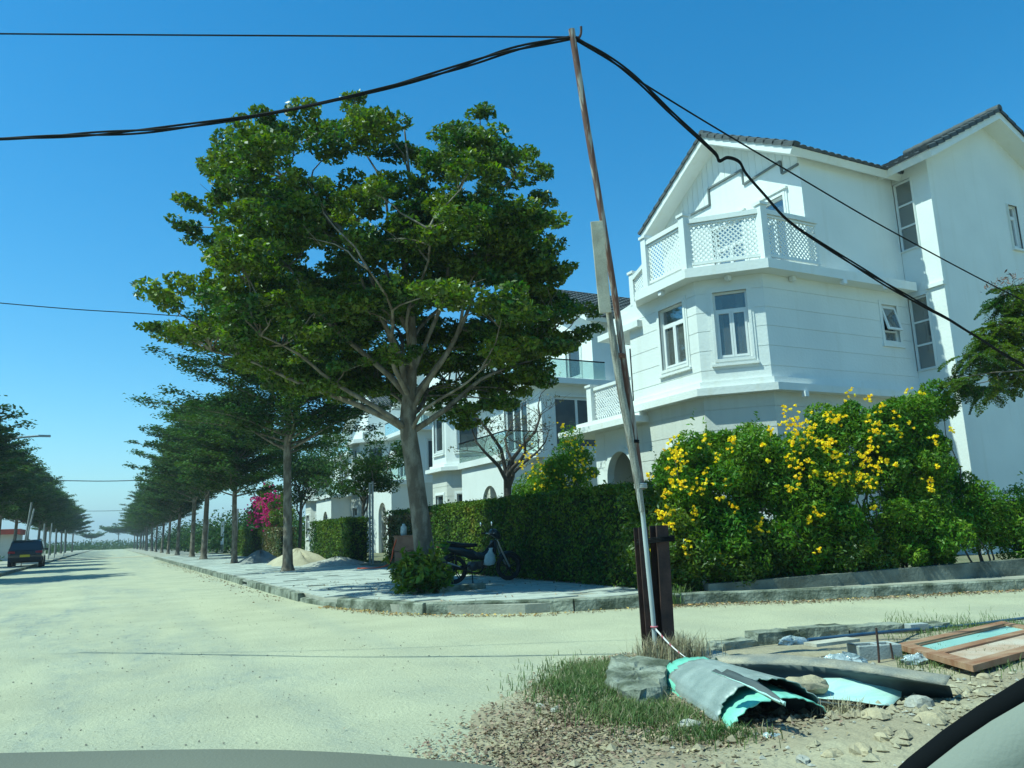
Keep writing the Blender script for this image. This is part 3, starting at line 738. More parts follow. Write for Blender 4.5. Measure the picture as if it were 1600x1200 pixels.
# floors inside keep the rooms dark
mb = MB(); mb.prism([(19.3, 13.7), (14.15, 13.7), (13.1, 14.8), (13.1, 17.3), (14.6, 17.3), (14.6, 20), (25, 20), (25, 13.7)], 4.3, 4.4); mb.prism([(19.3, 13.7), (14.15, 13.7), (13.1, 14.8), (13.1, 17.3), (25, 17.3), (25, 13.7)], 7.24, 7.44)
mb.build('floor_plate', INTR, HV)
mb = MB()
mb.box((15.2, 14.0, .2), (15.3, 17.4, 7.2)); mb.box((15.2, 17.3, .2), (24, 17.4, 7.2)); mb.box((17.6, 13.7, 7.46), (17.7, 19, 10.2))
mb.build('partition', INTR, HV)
# balustrade
r = offset_poly([(15.9, 13.5), A_, B_, (12.88, 17.5)], -.28)
P1_, P2_, P3_ = r[1], r[2], (r[2][0], 16.15)
zb, zt = 7.46, 8.83
rail_panel(HV, (15.80, r[0][1]), P1_, 7.62, 8.60, 8.78); rail_panel(HV, P1_, P2_, 7.62, 8.60, 8.78); rail_panel(HV, P2_, P3_, 7.62, 8.60, 8.78)
for p in (P1_, P2_, P3_): rail_post(HV, p[0], p[1], 7.46, 8.93)
rail_post(HV, 15.78, r[0][1]+.02, 7.46, 8.75, .08)
rail_panel(HV, P3_, (13.05, 17.35), 7.60, 8.10, 8.24); rail_post(HV, 13.08, 17.45, 7.4, 8.40, .18)
# second floor : west gable wall and side wall
XW = 15.8; YN = 19.4
mb = MB()
wall_mesh(mb, (XW, 13.5), (XW, YN), (-1, 0), 7.46, 10.70, [(.62, 1.55, 7.9, 9.86), (2.2, 3.45, 7.5, 9.86)])
wall_mesh(mb, (XI, 13.5), (XW, 13.5), (0, -1), 7.46, 10.80, [])
YR = 16.45; HW = 3.30; ZR = 12.62; ZE = 10.70
mb.add([(XW, 13.5, 10.70), (XW, YN, 10.70), (XW, YR, 12.44), (XW+.16, 13.5, 10.70), (XW+.16, YN, 10.70), (XW+.16, YR, 12.44)], [(0, 1, 2), (5, 4, 3), (0, 2, 5, 3), (1, 4, 5, 2), (0, 3, 4, 1)])
mb.build('second_floor_wall', WALL, HV)
fw = fr((XW, 13.5), (XW, YN), (-1, 0))
window_unit(HV, *fw, .62, 1.55, 7.9, 9.86, head=True); window_unit(HV, *fw, 2.2, 3.45, 7.5, 9.86, head=True, sill=False)
# battened boarding above the zigzag trim
zig = [(18.95, 10.15), (18.38, 10.50), (18.38, 10.75), (16.96, 10.72), (16.95, 11.2), (15.52, 11.2), (15.5, 10.78), (14.09, 10.80), (14.07, 10.42), (13.52, 10.46)]
zig = [(19.05, 9.62), (18.36, 10.05), (18.36, 10.50), (16.96, 10.72), (16.95, 11.22), (15.52, 11.22), (15.5, 10.75), (14.09, 10.81), (14.07, 10.45), (13.53, 10.48)]
zz = [(PX(x, y, 15.75).y, PX(x, y, 15.75).z) for x, y in ((1063, 352), (1061, 345), (1108, 320), (1106, 295), (1158, 265), (1161, 288), (1218, 252), (1221, 271), (1246, 256))]
mb = MB()
for a, b in zip(zz, zz[1:]): mb.bar((XW-.02, a[0], a[1]), (XW-.02, b[0], b[1]), .05, .08, up=(1, 0, 0))
mb.build('zigzag_trim', ZIG, HV)
def zig_z(y):
    p = sorted(zz); 
    for a, b in zip(p, p[1:]):
        if a[0] <= y <= b[0] and b[0]-a[0] > .1: return a[1]+(b[1]-a[1])*(y-a[0])/(b[0]-a[0])
    return p[0][1] if y < p[0][0] else p[-1][1]
y = 13.52
while y < 18.9:
    y2 = min(y+.245, 18.9); yc = (y+y2)/2
    top = lambda q: min(12.42-abs(q-YR)*.585, 12.42)
    zb_ = zig_z(yc)+.02
    if top(y) > zb_ and top(y2) > zb_:
        mb = MB(); mb.add([(XW-.022, y+.006, zb_), (XW-.022, y2-.006, zb_), (XW-.022, y2-.006, top(y2)), (XW-.022, y+.006, top(y)),
                (XW-.001, y+.006, zb_), (XW-.001, y2-.006, zb_), (XW-.001, y2-.006, top(y2)), (XW-.001, y+.006, top(y))], [(0, 3, 2, 1), (4, 5, 6, 7), (0, 1, 5, 4), (1, 2, 6, 5), (2, 3, 7, 6), (3, 0, 4, 7)])
        mb.build('gable_board', TRIM, HV)
    y = y2
gable_roof_x(HV, 15.22, 24, YR, HW, ZR, ZE, .2, nx=34)
sl = Vector((0, -HW, ZE-ZR)); 
rake_tiles(HV, (15.2, YR, ZR+.03), (15.2, YR-HW-.03, ZE+.03), (1, 0, 0), 11)
rake_tiles(HV, (15.2, YR, ZR+.03), (15.2, YR+HW+.03, ZE+.03), (1, 0, 0), 11)
ridge_tiles(HV, (15.2, YR, ZR+.06), (18.2, YR, ZR+.06), 9)
# wing with its own gable to the side street
WY = 12.4; WXR = 22.35; WHW = 3.5; WZR = 12.62; WZE = 10.72; WX1 = 25.2
mb = MB()
wall_mesh(mb, (XI, WY), (XI, 13.5), (-1, 0), .1, 10.93, [(.52, 1.08, 8.48, 10.50), (.52, 1.08, 5.06, 7.10)])
pw1, pw2 = PY(1572, 320, WY), PY(1597, 390, WY)
wall_mesh(mb, (XI, WY), (WX1, WY), (0, -1), .1, 10.93, [(pw1.x-XI, pw2.x-XI, pw2.z, pw1.z)])
mb.add([(XI, WY, 10.93), (WX1, WY, 10.93), (WXR, WY, 12.44), (XI, WY+.16, 10.93), (WX1, WY+.16, 10.93), (WXR, WY+.16, 12.44)], [(0, 1, 2), (5, 4, 3), (0, 2, 5, 3), (1, 4, 5, 2), (0, 3, 4, 1)])
wall_mesh(mb, (WX1, WY), (WX1, 20), (1, 0), .1, 10.75)
wall_mesh(mb, (WX1, 20), (14.4, 20), (0, 1), .1, 7.3); wall_mesh(mb, (WX1, YN), (XW, YN), (0, 1), 7.46, 10.5)
mb.build('wing_wall', WALL, HV)
fwr = fr((XI, WY), (XI, 13.5), (-1, 0)); fwg = fr((XI, WY), (WX1, WY), (0, -1))
window_unit(HV, *fwr, .52, 1.08, 8.48, 10.50, rows=3, trim=.03, sill=False, curtain=False, depth=.05, name='stair_window')
window_unit(HV, *fwr, .52, 1.08, 5.06, 7.10, rows=3, trim=.03, sill=False, curtain=False, depth=.05, name='stair_window')
window_unit(HV, *fwg, pw1.x-XI, pw2.x-XI, pw2.z, pw1.z, leaves=1, transom=.25, trim=.03, sill=True, curtain=False)
mb = MB(); mb.box((19.75, 12.7, .3), (19.8, 13.3, 4.9)); mb.box((20.6, 12.6, .3), (20.65, 14.6, 10.4)); mb.build('stair_wall', INTR, HV)
mb = MB(); mb.xprism([(0, 0), (.14, 0), (.14, .1), (0, .1)], (XI-.07, 12.38, 7.22), (XI-.07, 12.9, 7.22)); mb.build('drip_ledge', TRIM, HV)
mb = MB(); dz = WZR-WZE; Lw = sqrt(WHW**2+dz**2); y0r, y1r = 11.85, 20
for s in (-1, 1):
    e = Vector((s*WHW, 0, -dz)).normalized(); n = Vector((s*dz, 0, WHW)).normalized(); O = Vector((WXR, y0r, WZR))
    q = [O, O+e*Lw, O+e*Lw-n*.2, O-ZU*.23]; r_ = [p+Vector((0, y1r-y0r, 0)) for p in q]
    mb.add(q+r_, [(0, 1, 2, 3), (7, 6, 5, 4), (0, 4, 5, 1), (1, 5, 6, 2), (2, 6, 7, 3), (3, 7, 4, 0)])
mb.build('wing_roof_slab', TRIM, HV)
st = MB(); cours = 11; nc = 26
for s in (-1, 1):
    e = Vector((s*WHW, 0, -dz)).normalized(); n = Vector((s*dz, 0, WHW)).normalized()
    for c in range(cours):
        for i in range(nc):
            a = Lw*c/cours; b = Lw*(c+1)/cours+.03; w_ = (y1r-y0r)/nc; O = Vector((WXR, y0r+w_*i, WZR))
            p0 = O+e*a+n*.02; p1 = O+e*b+n*.065; prof = [(0, 0), (w_*.25, .035), (w_*.62, .035), (w_*.9, 0)]
            vs_ = [p0+Vector((0, u, 0))+n*h for u, h in prof]+[p1+Vector((0, u, 0))+n*h for u, h in prof]+[p1-n*.05, p1+Vector((0, w_, 0))-n*.05]
            st.add(vs_, [(0, 1, 5, 4), (1, 2, 6, 5), (2, 3, 7, 6), (4, 5, 6, 7, 9, 8)])
st.build('wing_roof_tiles', TILE, HV, kind='stuff')
rake_tiles(HV, (WXR, y0r-.02, WZR+.03), (WXR-WHW-.03, y0r-.02, WZE+.03), (0, 1, 0), 11)
rake_tiles(HV, (WXR, y0r-.02, WZR+.03), (WXR+WHW+.03, y0r-.02, WZE+.03), (0, 1, 0), 11)
ridge_tiles(HV, (WXR, y0r-.05, WZR+.06), (WXR, y0r+3, WZR+.06), 9)
# soffit spotlights
for (px, py, pl) in ((1033, 456, 'c'), (1137, 432, 'c'), (1238, 433, 's'), (1318, 438, 's'), (1385, 446, 's')):
    p = G(px, py, 7.2); mb = MB(); mb.box((p.x-.06, p.y-.06, 7.10), (p.x+.06, p.y+.06, 7.215)); mb.lathe([(.001, 7.085), (.045, 7.085), (.05, 7.11)], (p.x, p.y, 0), n=12); mb.build('soffit_lamp', UPVC, HV)
for (px, py) in ((1053, 637), (1148, 622), (1258, 612)):
    p = G(px, py, 4.22); mb = MB(); mb.box((p.x-.06, p.y-.06, 4.10), (p.x+.06, p.y+.06, 4.235)); mb.build('soffit_lamp', UPVC, HV)
# entrance porch with arch and lattice balcony (north of the bay)
mb = MB(); X0 = 12.9
ya, yb_ = 17.75, 19.05; zs_, zt_ = 2.55, 3.3      # arch opening
n = 16
def arch_wall(mb, X0, t, y0, y1, ya, yb, zsp, ztop, z0, z1):
    yc = (ya+yb)/2; rx = (yb-ya)/2; rz = ztop-zsp
    pts = [(ya, z0), (ya, zsp)]+[(yc-rx*cos(pi*i/n), zsp+rz*sin(pi*i/n)) for i in range(1, n)]+[(yb, zsp), (yb, z0)]
    mb.box((X0, y0, z0), (X0+t, ya, z1)); mb.box((X0, yb, z0), (X0+t, y1, z1))
    for i in range(1, len(pts)-2):
        a, b = pts[i], pts[i+1]
        v = [(X0, a[0], a[1]), (X0, b[0], b[1]), (X0, b[0], z1), (X0, a[0], z1)]; v2 = [(x+t, y, z) for x, y, z in v]
        mb.add(v+v2, [(0, 1, 2, 3), (7, 6, 5, 4), (0, 4, 5, 1), (2, 6, 7, 3)])
arch_wall(mb, X0, .2, 17.5, 19.62, ya, yb_, zs_, zt_, .15, 3.95)
for z in GR0[1:]:
    for (a, b) in ((17.45, ya-.1), (yb_+.1, 19.63)): mb.box((X0-.012, a, z-.49), (X0+.001, b, z-.012))
mb.box((13.1, 19.42, .15), (14.4, 19.62, 3.95))
mb.build('porch_wall', WALL, HV)
mb = MB(); pr = [(cos(pi*i/n), sin(pi*i/n)) for i in range(n+1)]
yc = (ya+yb_)/2; rx = (yb_-ya)/2; rz = zt_-zs_
for i in range(n):
    a, b = pr[i], pr[i+1]; v = []
    for x in (X0-.045, X0+.0): v += [(x, yc-rx*a[0], zs_+rz*a[1]), (x, yc-rx*b[0], zs_+rz*b[1]), (x, yc-(rx+.14)*b[0], zs_+(rz+.14)*b[1]), (x, yc-(rx+.14)*a[0], zs_+(rz+.14)*a[1])]
    mb.add(v, [(0, 1, 2, 3), (4, 5, 6, 7), (3, 2, 6, 7), (0, 1, 5, 4)])
mb.box((X0-.045, ya-.14, .15), (X0, ya, zs_)); mb.box((X0-.045, yb_, .15), (X0, yb_+.14, zs_))
mb.build('porch_arch_trim', TRIM, HV)
mb = MB(); mb.prism([(12.35, 16.9), (12.35, 20.9), (14.5, 20.9), (14.5, 17.5), (12.87, 17.5), (12.87, 16.9)], 3.95, 4.12); mb.prism([(12.60, 16.95), (12.60, 20.2), (14.4, 20.2), (14.4, 17.5), (12.868, 17.5), (12.868, 16.95)], 4.12, 4.30)
mb.build('porch_slab', TRIM, HV)
mb = MB()
for (y0_, y1_) in ((17.62, 19.32),):
    P0 = (12.78, y0_); P1 = (12.78, y1_); lattice(mb, P0, P1, 4.36, 5.2, s=.11, bw=.03)
    k = 0
    for iy in range(14):
        for iz in range(6):
            mb.torus((12.78, y0_+.08+iy*.125, 4.45+iz*.135), .042, .009, 'x', 10, 4)
mb.build('ornate_lattice_panel', UPVC, HV)
mb = MB(); mb.bar((12.78, 17.55, 5.27), (12.78, 19.45, 5.27), .1, .09); mb.build('balustrade_rail', TRIM, HV)
rail_post(HV, 12.78, 19.5, 4.3, 5.42, .24)
# recessed facade behind the porch balcony
mb = MB(); wall_mesh(mb, (14.4, 17.5), (14.4, 20.0), (-1, 0), .15, 7.3, [(.35, 2.1, 4.4, 6.7)]); mb.build('recessed_wall', WALL, HV)
fq = fr((14.4, 17.5), (14.4, 20.0), (-1, 0)); window_unit(HV, *fq, .35, 2.1, 4.4, 6.7, name='balcony_door', curtain=False, sill=False, trim=.06)
mb = MB(); mb.box((12.7, 16.9, 6.62), (14.4, 18.9, 6.80)); mb.box((12.95, 17.0, 6.80), (14.4, 18.7, 7.22)); mb.build('upper_ledge', TRIM, HV)

# ---------------- the houses further along the street share one design
def far_house(Y0, ox, name, label, win_open=False):
    R = thing(name, label, 'house', (ox+5, Y0+5, .15))
    xe = ox+1.5
    p = [(xe, Y0), (xe, Y0+5.4), (ox, Y0+6.9), (ox, Y0+8.75), (xe, Y0+10.2)]
    mb = MB()
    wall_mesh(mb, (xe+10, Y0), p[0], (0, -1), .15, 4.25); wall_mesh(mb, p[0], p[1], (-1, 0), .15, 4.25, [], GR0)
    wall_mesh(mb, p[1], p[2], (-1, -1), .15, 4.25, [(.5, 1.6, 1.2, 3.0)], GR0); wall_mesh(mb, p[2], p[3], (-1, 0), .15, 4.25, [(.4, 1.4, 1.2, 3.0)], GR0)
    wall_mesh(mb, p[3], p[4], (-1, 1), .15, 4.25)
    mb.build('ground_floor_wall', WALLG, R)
    for a, b, o, u in ((p[1], p[2], (-1, -1), (.5, 1.6)), (p[2], p[3], (-1, 0), (.4, 1.4))):
        window_unit(R, *fr(a, b, o), u[0], u[1], 1.2, 3.0, glass=GLASSD, curtain=False)
    mb = MB()
    wall_mesh(mb, (xe+10, Y0), p[0], (0, -1), 4.42, 7.3, [(xe+10-(xe+2.9), xe+10-(xe+.6), 4.5, 6.7)])
    wall_mesh(mb, p[0], p[1], (-1, 0), 4.42, 7.3, [(1.2, 3.4, 4.6, 6.8)])
    wall_mesh(mb, p[1], p[2], (-1, -1), 4.42, 7.3, [(.4, 1.55, 5.1, 6.9)]); wall_mesh(mb, p[2], p[3], (-1, 0), 4.42, 7.3, [(.35, 1.5, 5.1, 6.9)])
    wall_mesh(mb, p[3], p[4], (-1, 1), 4.42, 7.3); wall_mesh(mb, p[4], (xe+10, Y0+10.2), (0, 1), .15, 10)
    mb.build('first_floor_wall', WALL, R)
    window_unit(R, *fr((xe+10, Y0), p[0], (0, -1)), 7.1, 9.4, 4.5, 6.7, glass=GLASSD, curtain=False, sill=False, transom=0, name='sliding_door')
    window_unit(R, *fr(p[0], p[1], (-1, 0)), 1.2, 3.4, 4.6, 6.8, glass=GLASSD, curtain=False, sill=False, transom=0, name='balcony_door', leaves=3)
    window_unit(R, *fr(p[1], p[2], (-1, -1)), .4, 1.55, 5.1, 6.9, glass=GLASSD, curtain=False, leaves=1, transom=0)
    window_unit(R, *fr(p[2], p[3], (-1, 0)), .35, 1.5, 5.1, 6.9, glass=GLASSD, curtain=False, leaves=1, transom=0)
    ln = [(xe+10, Y0)]+p
    ln2 = [p[0]]+p[1:]
    mb = MB(); mb.prism([(q[0], q[1]) for q in offset_poly(ln2, -.35)]+[(xe+3, Y0+10), (xe+3, Y0-.02), (xe-.35, Y0-.02)], 4.12, 4.30)
    mb.prism([(q[0], q[1]) for q in offset_poly(ln2, -.14)]+[(xe+3, Y0+9.9), (xe+3, Y0+.02)], 4.30, 4.46)
    mb.build('first_floor_cornice', TRIM, R)
    mb = MB(); mb.prism([(q[0], q[1]) for q in offset_poly(ln2, -.45)]+[(xe+9, Y0+10), (xe+9, Y0-.55), (xe-.45, Y0-.55)], 7.18, 7.42); mb.build('balcony_slab', TRIM, R)
    # balcony over the entrance: slab and glass rail
    mb = MB(); mb.box((ox-.1, Y0+.3, 4.05), (xe, Y0+5.3, 4.32)); mb.build('entrance_balcony_slab', TRIM, R)
    def grail(a, b, z0, z1):
        a = Vector((*a, 0)); b = Vector((*b, 0)); mb = MB(); mb.bar(a+ZU*((z0+z1)/2), b+ZU*((z0+z1)/2), .016, z1-z0); mb.build('glass_rail', GLASSR, R)
        mb = MB(); mb.bar(a+ZU*(z1+.02), b+ZU*(z1+.02), .05, .045); mb.bar(a+ZU*z0, a+ZU*z1, .03, .03, up=(1, 0, 0)); mb.build('handrail', SEALB, R)
    grail((ox, Y0+.4), (ox, Y0+5.3), 4.34, 5.22); grail((xe, Y0+.4), (ox, Y0+.4), 4.34, 5.22)
    grail((xe-.3, Y0-.45), (xe+3.0, Y0-.45), 7.45, 8.2); grail((xe-.35, Y0-.45), (xe-.35, Y0+5), 7.45, 8.2)
    # porch with arch
    mb = MB(); arch_wall(mb, ox+.05, .18, Y0+.5, Y0+5.2, Y0+1.5, Y0+3.0, 2.3, 3.1, .15, 4.05); mb.box((ox+.23, Y0+.5, .15), (xe, Y0+.68, 4.05)); mb.build('porch_wall', WALL, R)
    # second floor
    xs2 = xe+2.7; YM = Y0+10.2
    mb = MB(); wall_mesh(mb, (xs2, Y0), (xs2, YM), (-1, 0), 7.42, 10.6, [(1.0, 2.2, 7.9, 9.7), (4.2, 6.4, 7.5, 9.7)]); wall_mesh(mb, (xe+10, Y0), (xs2, Y0), (0, -1), 7.42, 10.2)
    yr = Y0+5.1; mb.add([(xs2, Y0, 10.6), (xs2, YM, 10.6), (xs2, yr, 13.0), (xs2+.16, Y0, 10.6), (xs2+.16, YM, 10.6), (xs2+.16, yr, 13.0)], [(0, 1, 2), (5, 4, 3), (0, 2, 5, 3), (1, 4, 5, 2)])
    mb.build('second_floor_wall', WALL, R)
    f2 = fr((xs2, Y0), (xs2, YM), (-1, 0))
    window_unit(R, *f2, 1.0, 2.2, 7.9, 9.7, glass=GLASSD, curtain=False, leaves=1, transom=0); window_unit(R, *f2, 4.2, 6.4, 7.5, 9.7, glass=GLASSD, curtain=False, sill=False, transom=0)
    gable_roof_x(R, xs2-.7, xe+10.4, yr, 5.9, 13.3, 10.15, .2, nx=22)
    # dark floors and cores so that openings show depth
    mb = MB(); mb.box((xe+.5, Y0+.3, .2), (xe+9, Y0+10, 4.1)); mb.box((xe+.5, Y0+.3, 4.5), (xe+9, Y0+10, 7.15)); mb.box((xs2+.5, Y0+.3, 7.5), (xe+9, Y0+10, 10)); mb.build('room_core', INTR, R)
    return R
far_house(28, 14.3, 'white_house', 'white house with glass balcony rails just beyond the corner villa, behind the bare tree')
far_house(43, 14.3, 'white_house', 'white house mostly hidden by the largest street tree, its shaded side wall showing')
far_house(57, 14.3, 'white_house', 'farthest white house with a bay, right of the second street tree')

# ================================================================== TREES
LAT = Vector((CR.x, CR.y, 0)).normalized(); DEP = Vector((-LAT.y, LAT.x, 0))   # a pair of horizontal axes for the big tree's lopsided crown
def limb(mb, a, b, r0, r1, seed, sag=.0, n=7, wob=.09):
    rg = random.Random(seed); a = Vector(a); b = Vector(b); L = (b-a).length
    pts = []; ph = rg.random()*6
    for i in range(n+1):
        t = i/n; p = a.lerp(b, t)+Vector((sin(ph+t*5), cos(ph*1.3+t*4), 0))*L*wob*sin(pi*t)*.5+Vector((0, 0, sag*L*sin(pi*t)))
        pts.append(p)
    mb.tube(pts, [r0+(r1-r0)*(i/n)**.8 for i in range(n+1)], 7 if r0 > .03 else 5)
    return pts
def big_tree():
    base = Vector((5.35, 14.2, .12)); R = thing('street_tree', 'largest street tree on the corner, tall trunk and wide layered green crown', 'tree', base, group='street trees in the right-hand row')
    rg = random.Random(4); rn = np.random.default_rng(4)
    P = lambda l, z, d=0.0: Vector((base.x, base.y, 0))+LAT*l+DEP*d+Vector((0, 0, z))
    mb = MB()
    tr = smooth_path([P(.06, .0), P(.02, .5), P(-.08, 1.4), P(-.22, 2.6), P(-.30, 3.3), P(-.24, 4.2), P(-.2, 5.2), P(-.3, 6.6), P(-.2, 8.2), P(-.3, 9.6)], 5)
    rad = [np.interp(p.z, [0, .15, .5, 1.5, 3.0, 3.5, 4.2, 5.2, 7, 9.6], [.30, .235, .20, .175, .165, .16, .12, .085, .05, .015]) for p in tr]
    mb.tube(tr, rad, 16)
    mb.build('trunk', BARK, R)
    zz = [3.2, 3.7, 4.1, 4.8, 5.5, 6.0, 6.5, 7.0, 7.5, 8.0, 8.6, 9.1, 9.6, 10.2]
    lo = [.2, -1.0, -2.6, -4.4, -5.5, -4.6, -3.5, -3.7, -4.8, -4.8, -4.0, -3.3, -2.2, -1.4]
    hi = [1.2, 2.0, 2.5, 3.0, 3.5, 3.1, 2.8, 2.7, 2.7, 2.8, 2.5, 2.0, 1.5, 1.0]
    clumps = []
    def add(l, z, d, r, h=None):
        if z > 9.3: z -= .12
        clumps.append((P(l, z, d), r, h or r*.42))
    # lobes that make the outline
    for l, z, d, r in ((-5.3, 5.45, 0, .42), (-4.9, 5.3, .5, .6), (-4.4, 5.25, -.4, .6), (-4.1, 5.6, .2, .55), (-3.9, 5.0, .6, .6), (-3.3, 5.7, 0, .6), (-5.1, 5.6, .8, .4),
                    (-4.9, 7.6, .1, .45), (-4.5, 7.95, -.3, .5), (-4.5, 7.3, .4, .5), (-3.9, 7.3, -.2, .6), (-4.2, 8.8, .2, .45), (-3.8, 9.0, -.3, .45), (-3.6, 8.5, .2, .6), (-3.1, 9.65, .1, .38), (-2.95, 9.35, 0, .4),
                    (-3.3, 6.75, .2, .5), (-3.7, 8.0, .6, .5), (-2.0, 9.85, .2, .45), (-1.9, 9.5, -.3, .5), (-1.35, 10.55, 0, .4), (-1.2, 10.15, .2, .5), (-1.3, 9.8, -.2, .55), (-.8, 9.9, 0, .42), (-.5, 9.4, .3, .6),
                    (-.1, 9.15, .3, .55), (.5, 8.9, -.2, .6), (.15, 8.5, .5, .6), (.8, 9.0, .4, .5), (1.25, 9.95, 0, .42), (1.35, 9.55, .2, .5), (1.0, 9.3, -.3, .55), (1.75, 8.9, .1, .5), (2.3, 8.4, -.2, .5), (2.6, 8.0, .3, .42), (2.1, 9.0, .4, .45),
                    (2.6, 7.3, .0, .4), (2.5, 6.75, .3, .4), (2.65, 6.25, -.2, .42), (2.2, 6.5, .5, .5), (3.2, 5.5, .1, .42), (2.8, 5.3, -.4, .5), (2.9, 4.95, .4, .5), (2.3, 5.1, 0, .55), (3.3, 5.2, .6, .4), (2.1, 4.25, .2, .5), (2.3, 4.55, -.3, .45), (1.5, 3.75, .3, .5), (1.0, 3.5, -.2, .45), (.9, 3.35, .5, .4), (1.7, 4.0, .8, .5)):
        add(l, z, d, r)
    k = 0
    while k < 205:
        z = rg.triangular(3.7, 9.4, 5.8); l0 = np.interp(z, zz, lo); h0 = np.interp(z, zz, hi)
        l = rg.uniform(l0+.55, h0-.45); c = (l0+h0)/2; hw = (h0-l0)/2; dm = .85*sqrt(max(0, 1-((l-c)/hw)**2))*min(hw, 3.6)
        d = rg.uniform(-dm, dm)
        # keep the space under the fork open
        if z < 4.6 and abs(l) < .8 and abs(d) < 1.2: continue
        if z < 5.0 and rg.random() < .35: continue
        if 6.1 < z < 7.1 and l < -2.4: continue
        if z > 7.4 and rg.random() < .25: continue
        add(l, z, d, rg.uniform(.42, .86)); k += 1
    for _ in range(34):
        l = rg.uniform(-4.0, 2.6); add(l, rg.uniform(3.75, 4.9)+.10*abs(l), rg.uniform(.7, 3.0)*(1-abs(l)/6.5), rg.uniform(.4, .62))
    # branches
    mb = MB(); forks = [P(-.26, 3.15), P(-.27, 3.45), P(-.24, 3.8), P(-.22, 4.3), P(-.2, 5.0), P(-.28, 6.2), P(-.22, 7.6)]
    mains = []
    for (f, e, r0) in ((0, (-4.3, 5.0, .3), .075), (0, (-2.6, 4.7, -1.9), .06), (0, (2.5, 4.7, .4), .07), (1, (-1.2, 6.6, -.6), .085), (1, (1.3, 6.2, -1.0), .07), (1, (.6, 4.7, 2.7), .06), (2, (-3.6, 7.4, .2), .07), (2, (2.3, 7.4, .3), .06), (2, (-.6, 5.6, -2.6), .06),
                    (3, (-3.0, 8.8, -.4), .06), (3, (1.4, 9.2, 0), .055), (3, (-1.7, 6.5, 2.4), .05), (4, (.9, 7.2, 2.2), .045), (4, (-1.4, 9.6, .2), .05), (5, (2.0, 8.3, -.3), .035), (5, (-.5, 8.6, 1.6), .035), (0, (1.2, 4.0, -1.6), .045), (1, (-1.6, 4.6, 2.2), .045), (3, (.4, 6.4, -2.3), .045)):
        pts = limb(mb, forks[f], P(e[0], e[1], e[2]), r0, .015, len(mains)+11, .05, 9, .12); mains.append(pts)
    nodes = [p for pts in mains for p in pts[2:]]+[p for p in tr if p.z > 5]
    for i, (c, r, h) in enumerate(clumps):
        c2 = Vector(c); best = min(nodes, key=lambda q: (q-c2).length+max(0, q.z-c2.z)*1.5)
        limb(mb, best, c2, .022, .006, 100+i, .05, 5, .15)
        for _ in range(2):
            limb(mb, c2.lerp(best, .3), c2+Vector((rg.uniform(-1, 1)*r*.7, rg.uniform(-1, 1)*r*.7, rg.uniform(-.2, .5)*h)), .009, .003, rg.random(), 0, 3)
    mb.build('branches', BARK, R)
    V = []
    for c, r, h in clumps:
        n = int(760*(r/.6)**2); nsub = 7
        for s in range(nsub):
            a = rg.random()*2*pi; q = rg.random()**.5; sc = np.array([c.x+cos(a)*r*q*.75, c.y+sin(a)*r*q*.75, c.z+rg.uniform(-.5, .6)*h])
            V.append(leaf_verts(clump_points(sc, (r*.42, r*.42, h*.42), n//nsub, rn, .35), .105, .45, .52, rn))
    V = np.concatenate(V); quads_obj('crown', V, len(V), LEAF, R)
    return R
big_tree()

def row_tree_meshes(seed, Rc=4.2, zlo=2.7, ztop=9.3, nb=46, leaf=.19, nl=15000, lf=LEAF2, hsplit=3.0):
    """a layered, flat-sprayed street tree centred on its own origin; returns trunk, branches, crown meshes"""
    rg = random.Random(seed); rn = np.random.default_rng(seed)
    mb = MB(); lean = rg.uniform(-.12, .12); tr = smooth_path([(0, 0, 0), (lean*.3, 0, 1.0), (lean, .03, hsplit), (lean*.6, 0, 5.5), (0, 0, ztop-.6)], 5)
    rad = [np.interp(p.z, [0, .2, 1, hsplit, 5.5, ztop], [.25, .18, .15, .13, .08, .02]) for p in tr]; mb.tube(tr, rad, 10); trunk = mb
    br = MB(); tips = []
    for i in range(nb):
        t = (i+rg.random()*.6)/nb; z0 = hsplit-.1+(ztop-hsplit-1.0)*t; a = i*2.399+rg.uniform(-.3, .3)
        prof = np.interp(t, [0, .12, .3, .55, .8, 1], [.82, 1.0, .96, .78, .52, .22]); L = Rc*prof*rg.uniform(.62, 1.12)
        rise = L*rg.uniform(.16, .55)+(.0 if t > .15 else -.15)
        p0 = Vector((lean*.8, 0, z0)); p1 = p0+Vector((cos(a)*L, sin(a)*L, rise))
        pts = limb(br, p0, p1, .045*(1.1-t*.6), .01, seed*100+i, .03, 6, .1)
        for k in range(2, 7):
            q = pts[k]; wd = (.34+.16*rg.random())*(1.25-.09*k)*Rc/4.2
            for s in (-1, 1):
                sd = Vector((-sin(a), cos(a), 0))*s*wd*rg.uniform(.5, 1.5)+Vector((cos(a), sin(a), 0))*rg.uniform(0, .4)
                tips.append((q+sd*(.75)+Vector((0, 0, .06)), wd*1.05, a))
            tips.append((q+Vector((0, 0, .08)), wd*.9, a))
        tips.append((pts[-1]+Vector((cos(a), sin(a), .25))*.25, .26, a))
    tot = sum(r*r for _, r, _ in tips); V = []
    for c, r, a in tips:
        n = max(4, int(nl*r*r/tot)); pp = rn.normal(size=(n, 3))*np.array([.5, .5, .27])*r
        ca, sa = cos(a), sin(a); x = pp[:, 0]*1.35; y = pp[:, 1]*.8
        pp = np.stack([x*ca-y*sa, x*sa+y*ca, pp[:, 2]+x*.18], -1)+np.array([c.x, c.y, c.z])
        V.append(leaf_verts(pp, leaf, .62, .5, rn))
    V = np.concatenate(V)
    return trunk, br, V, lf
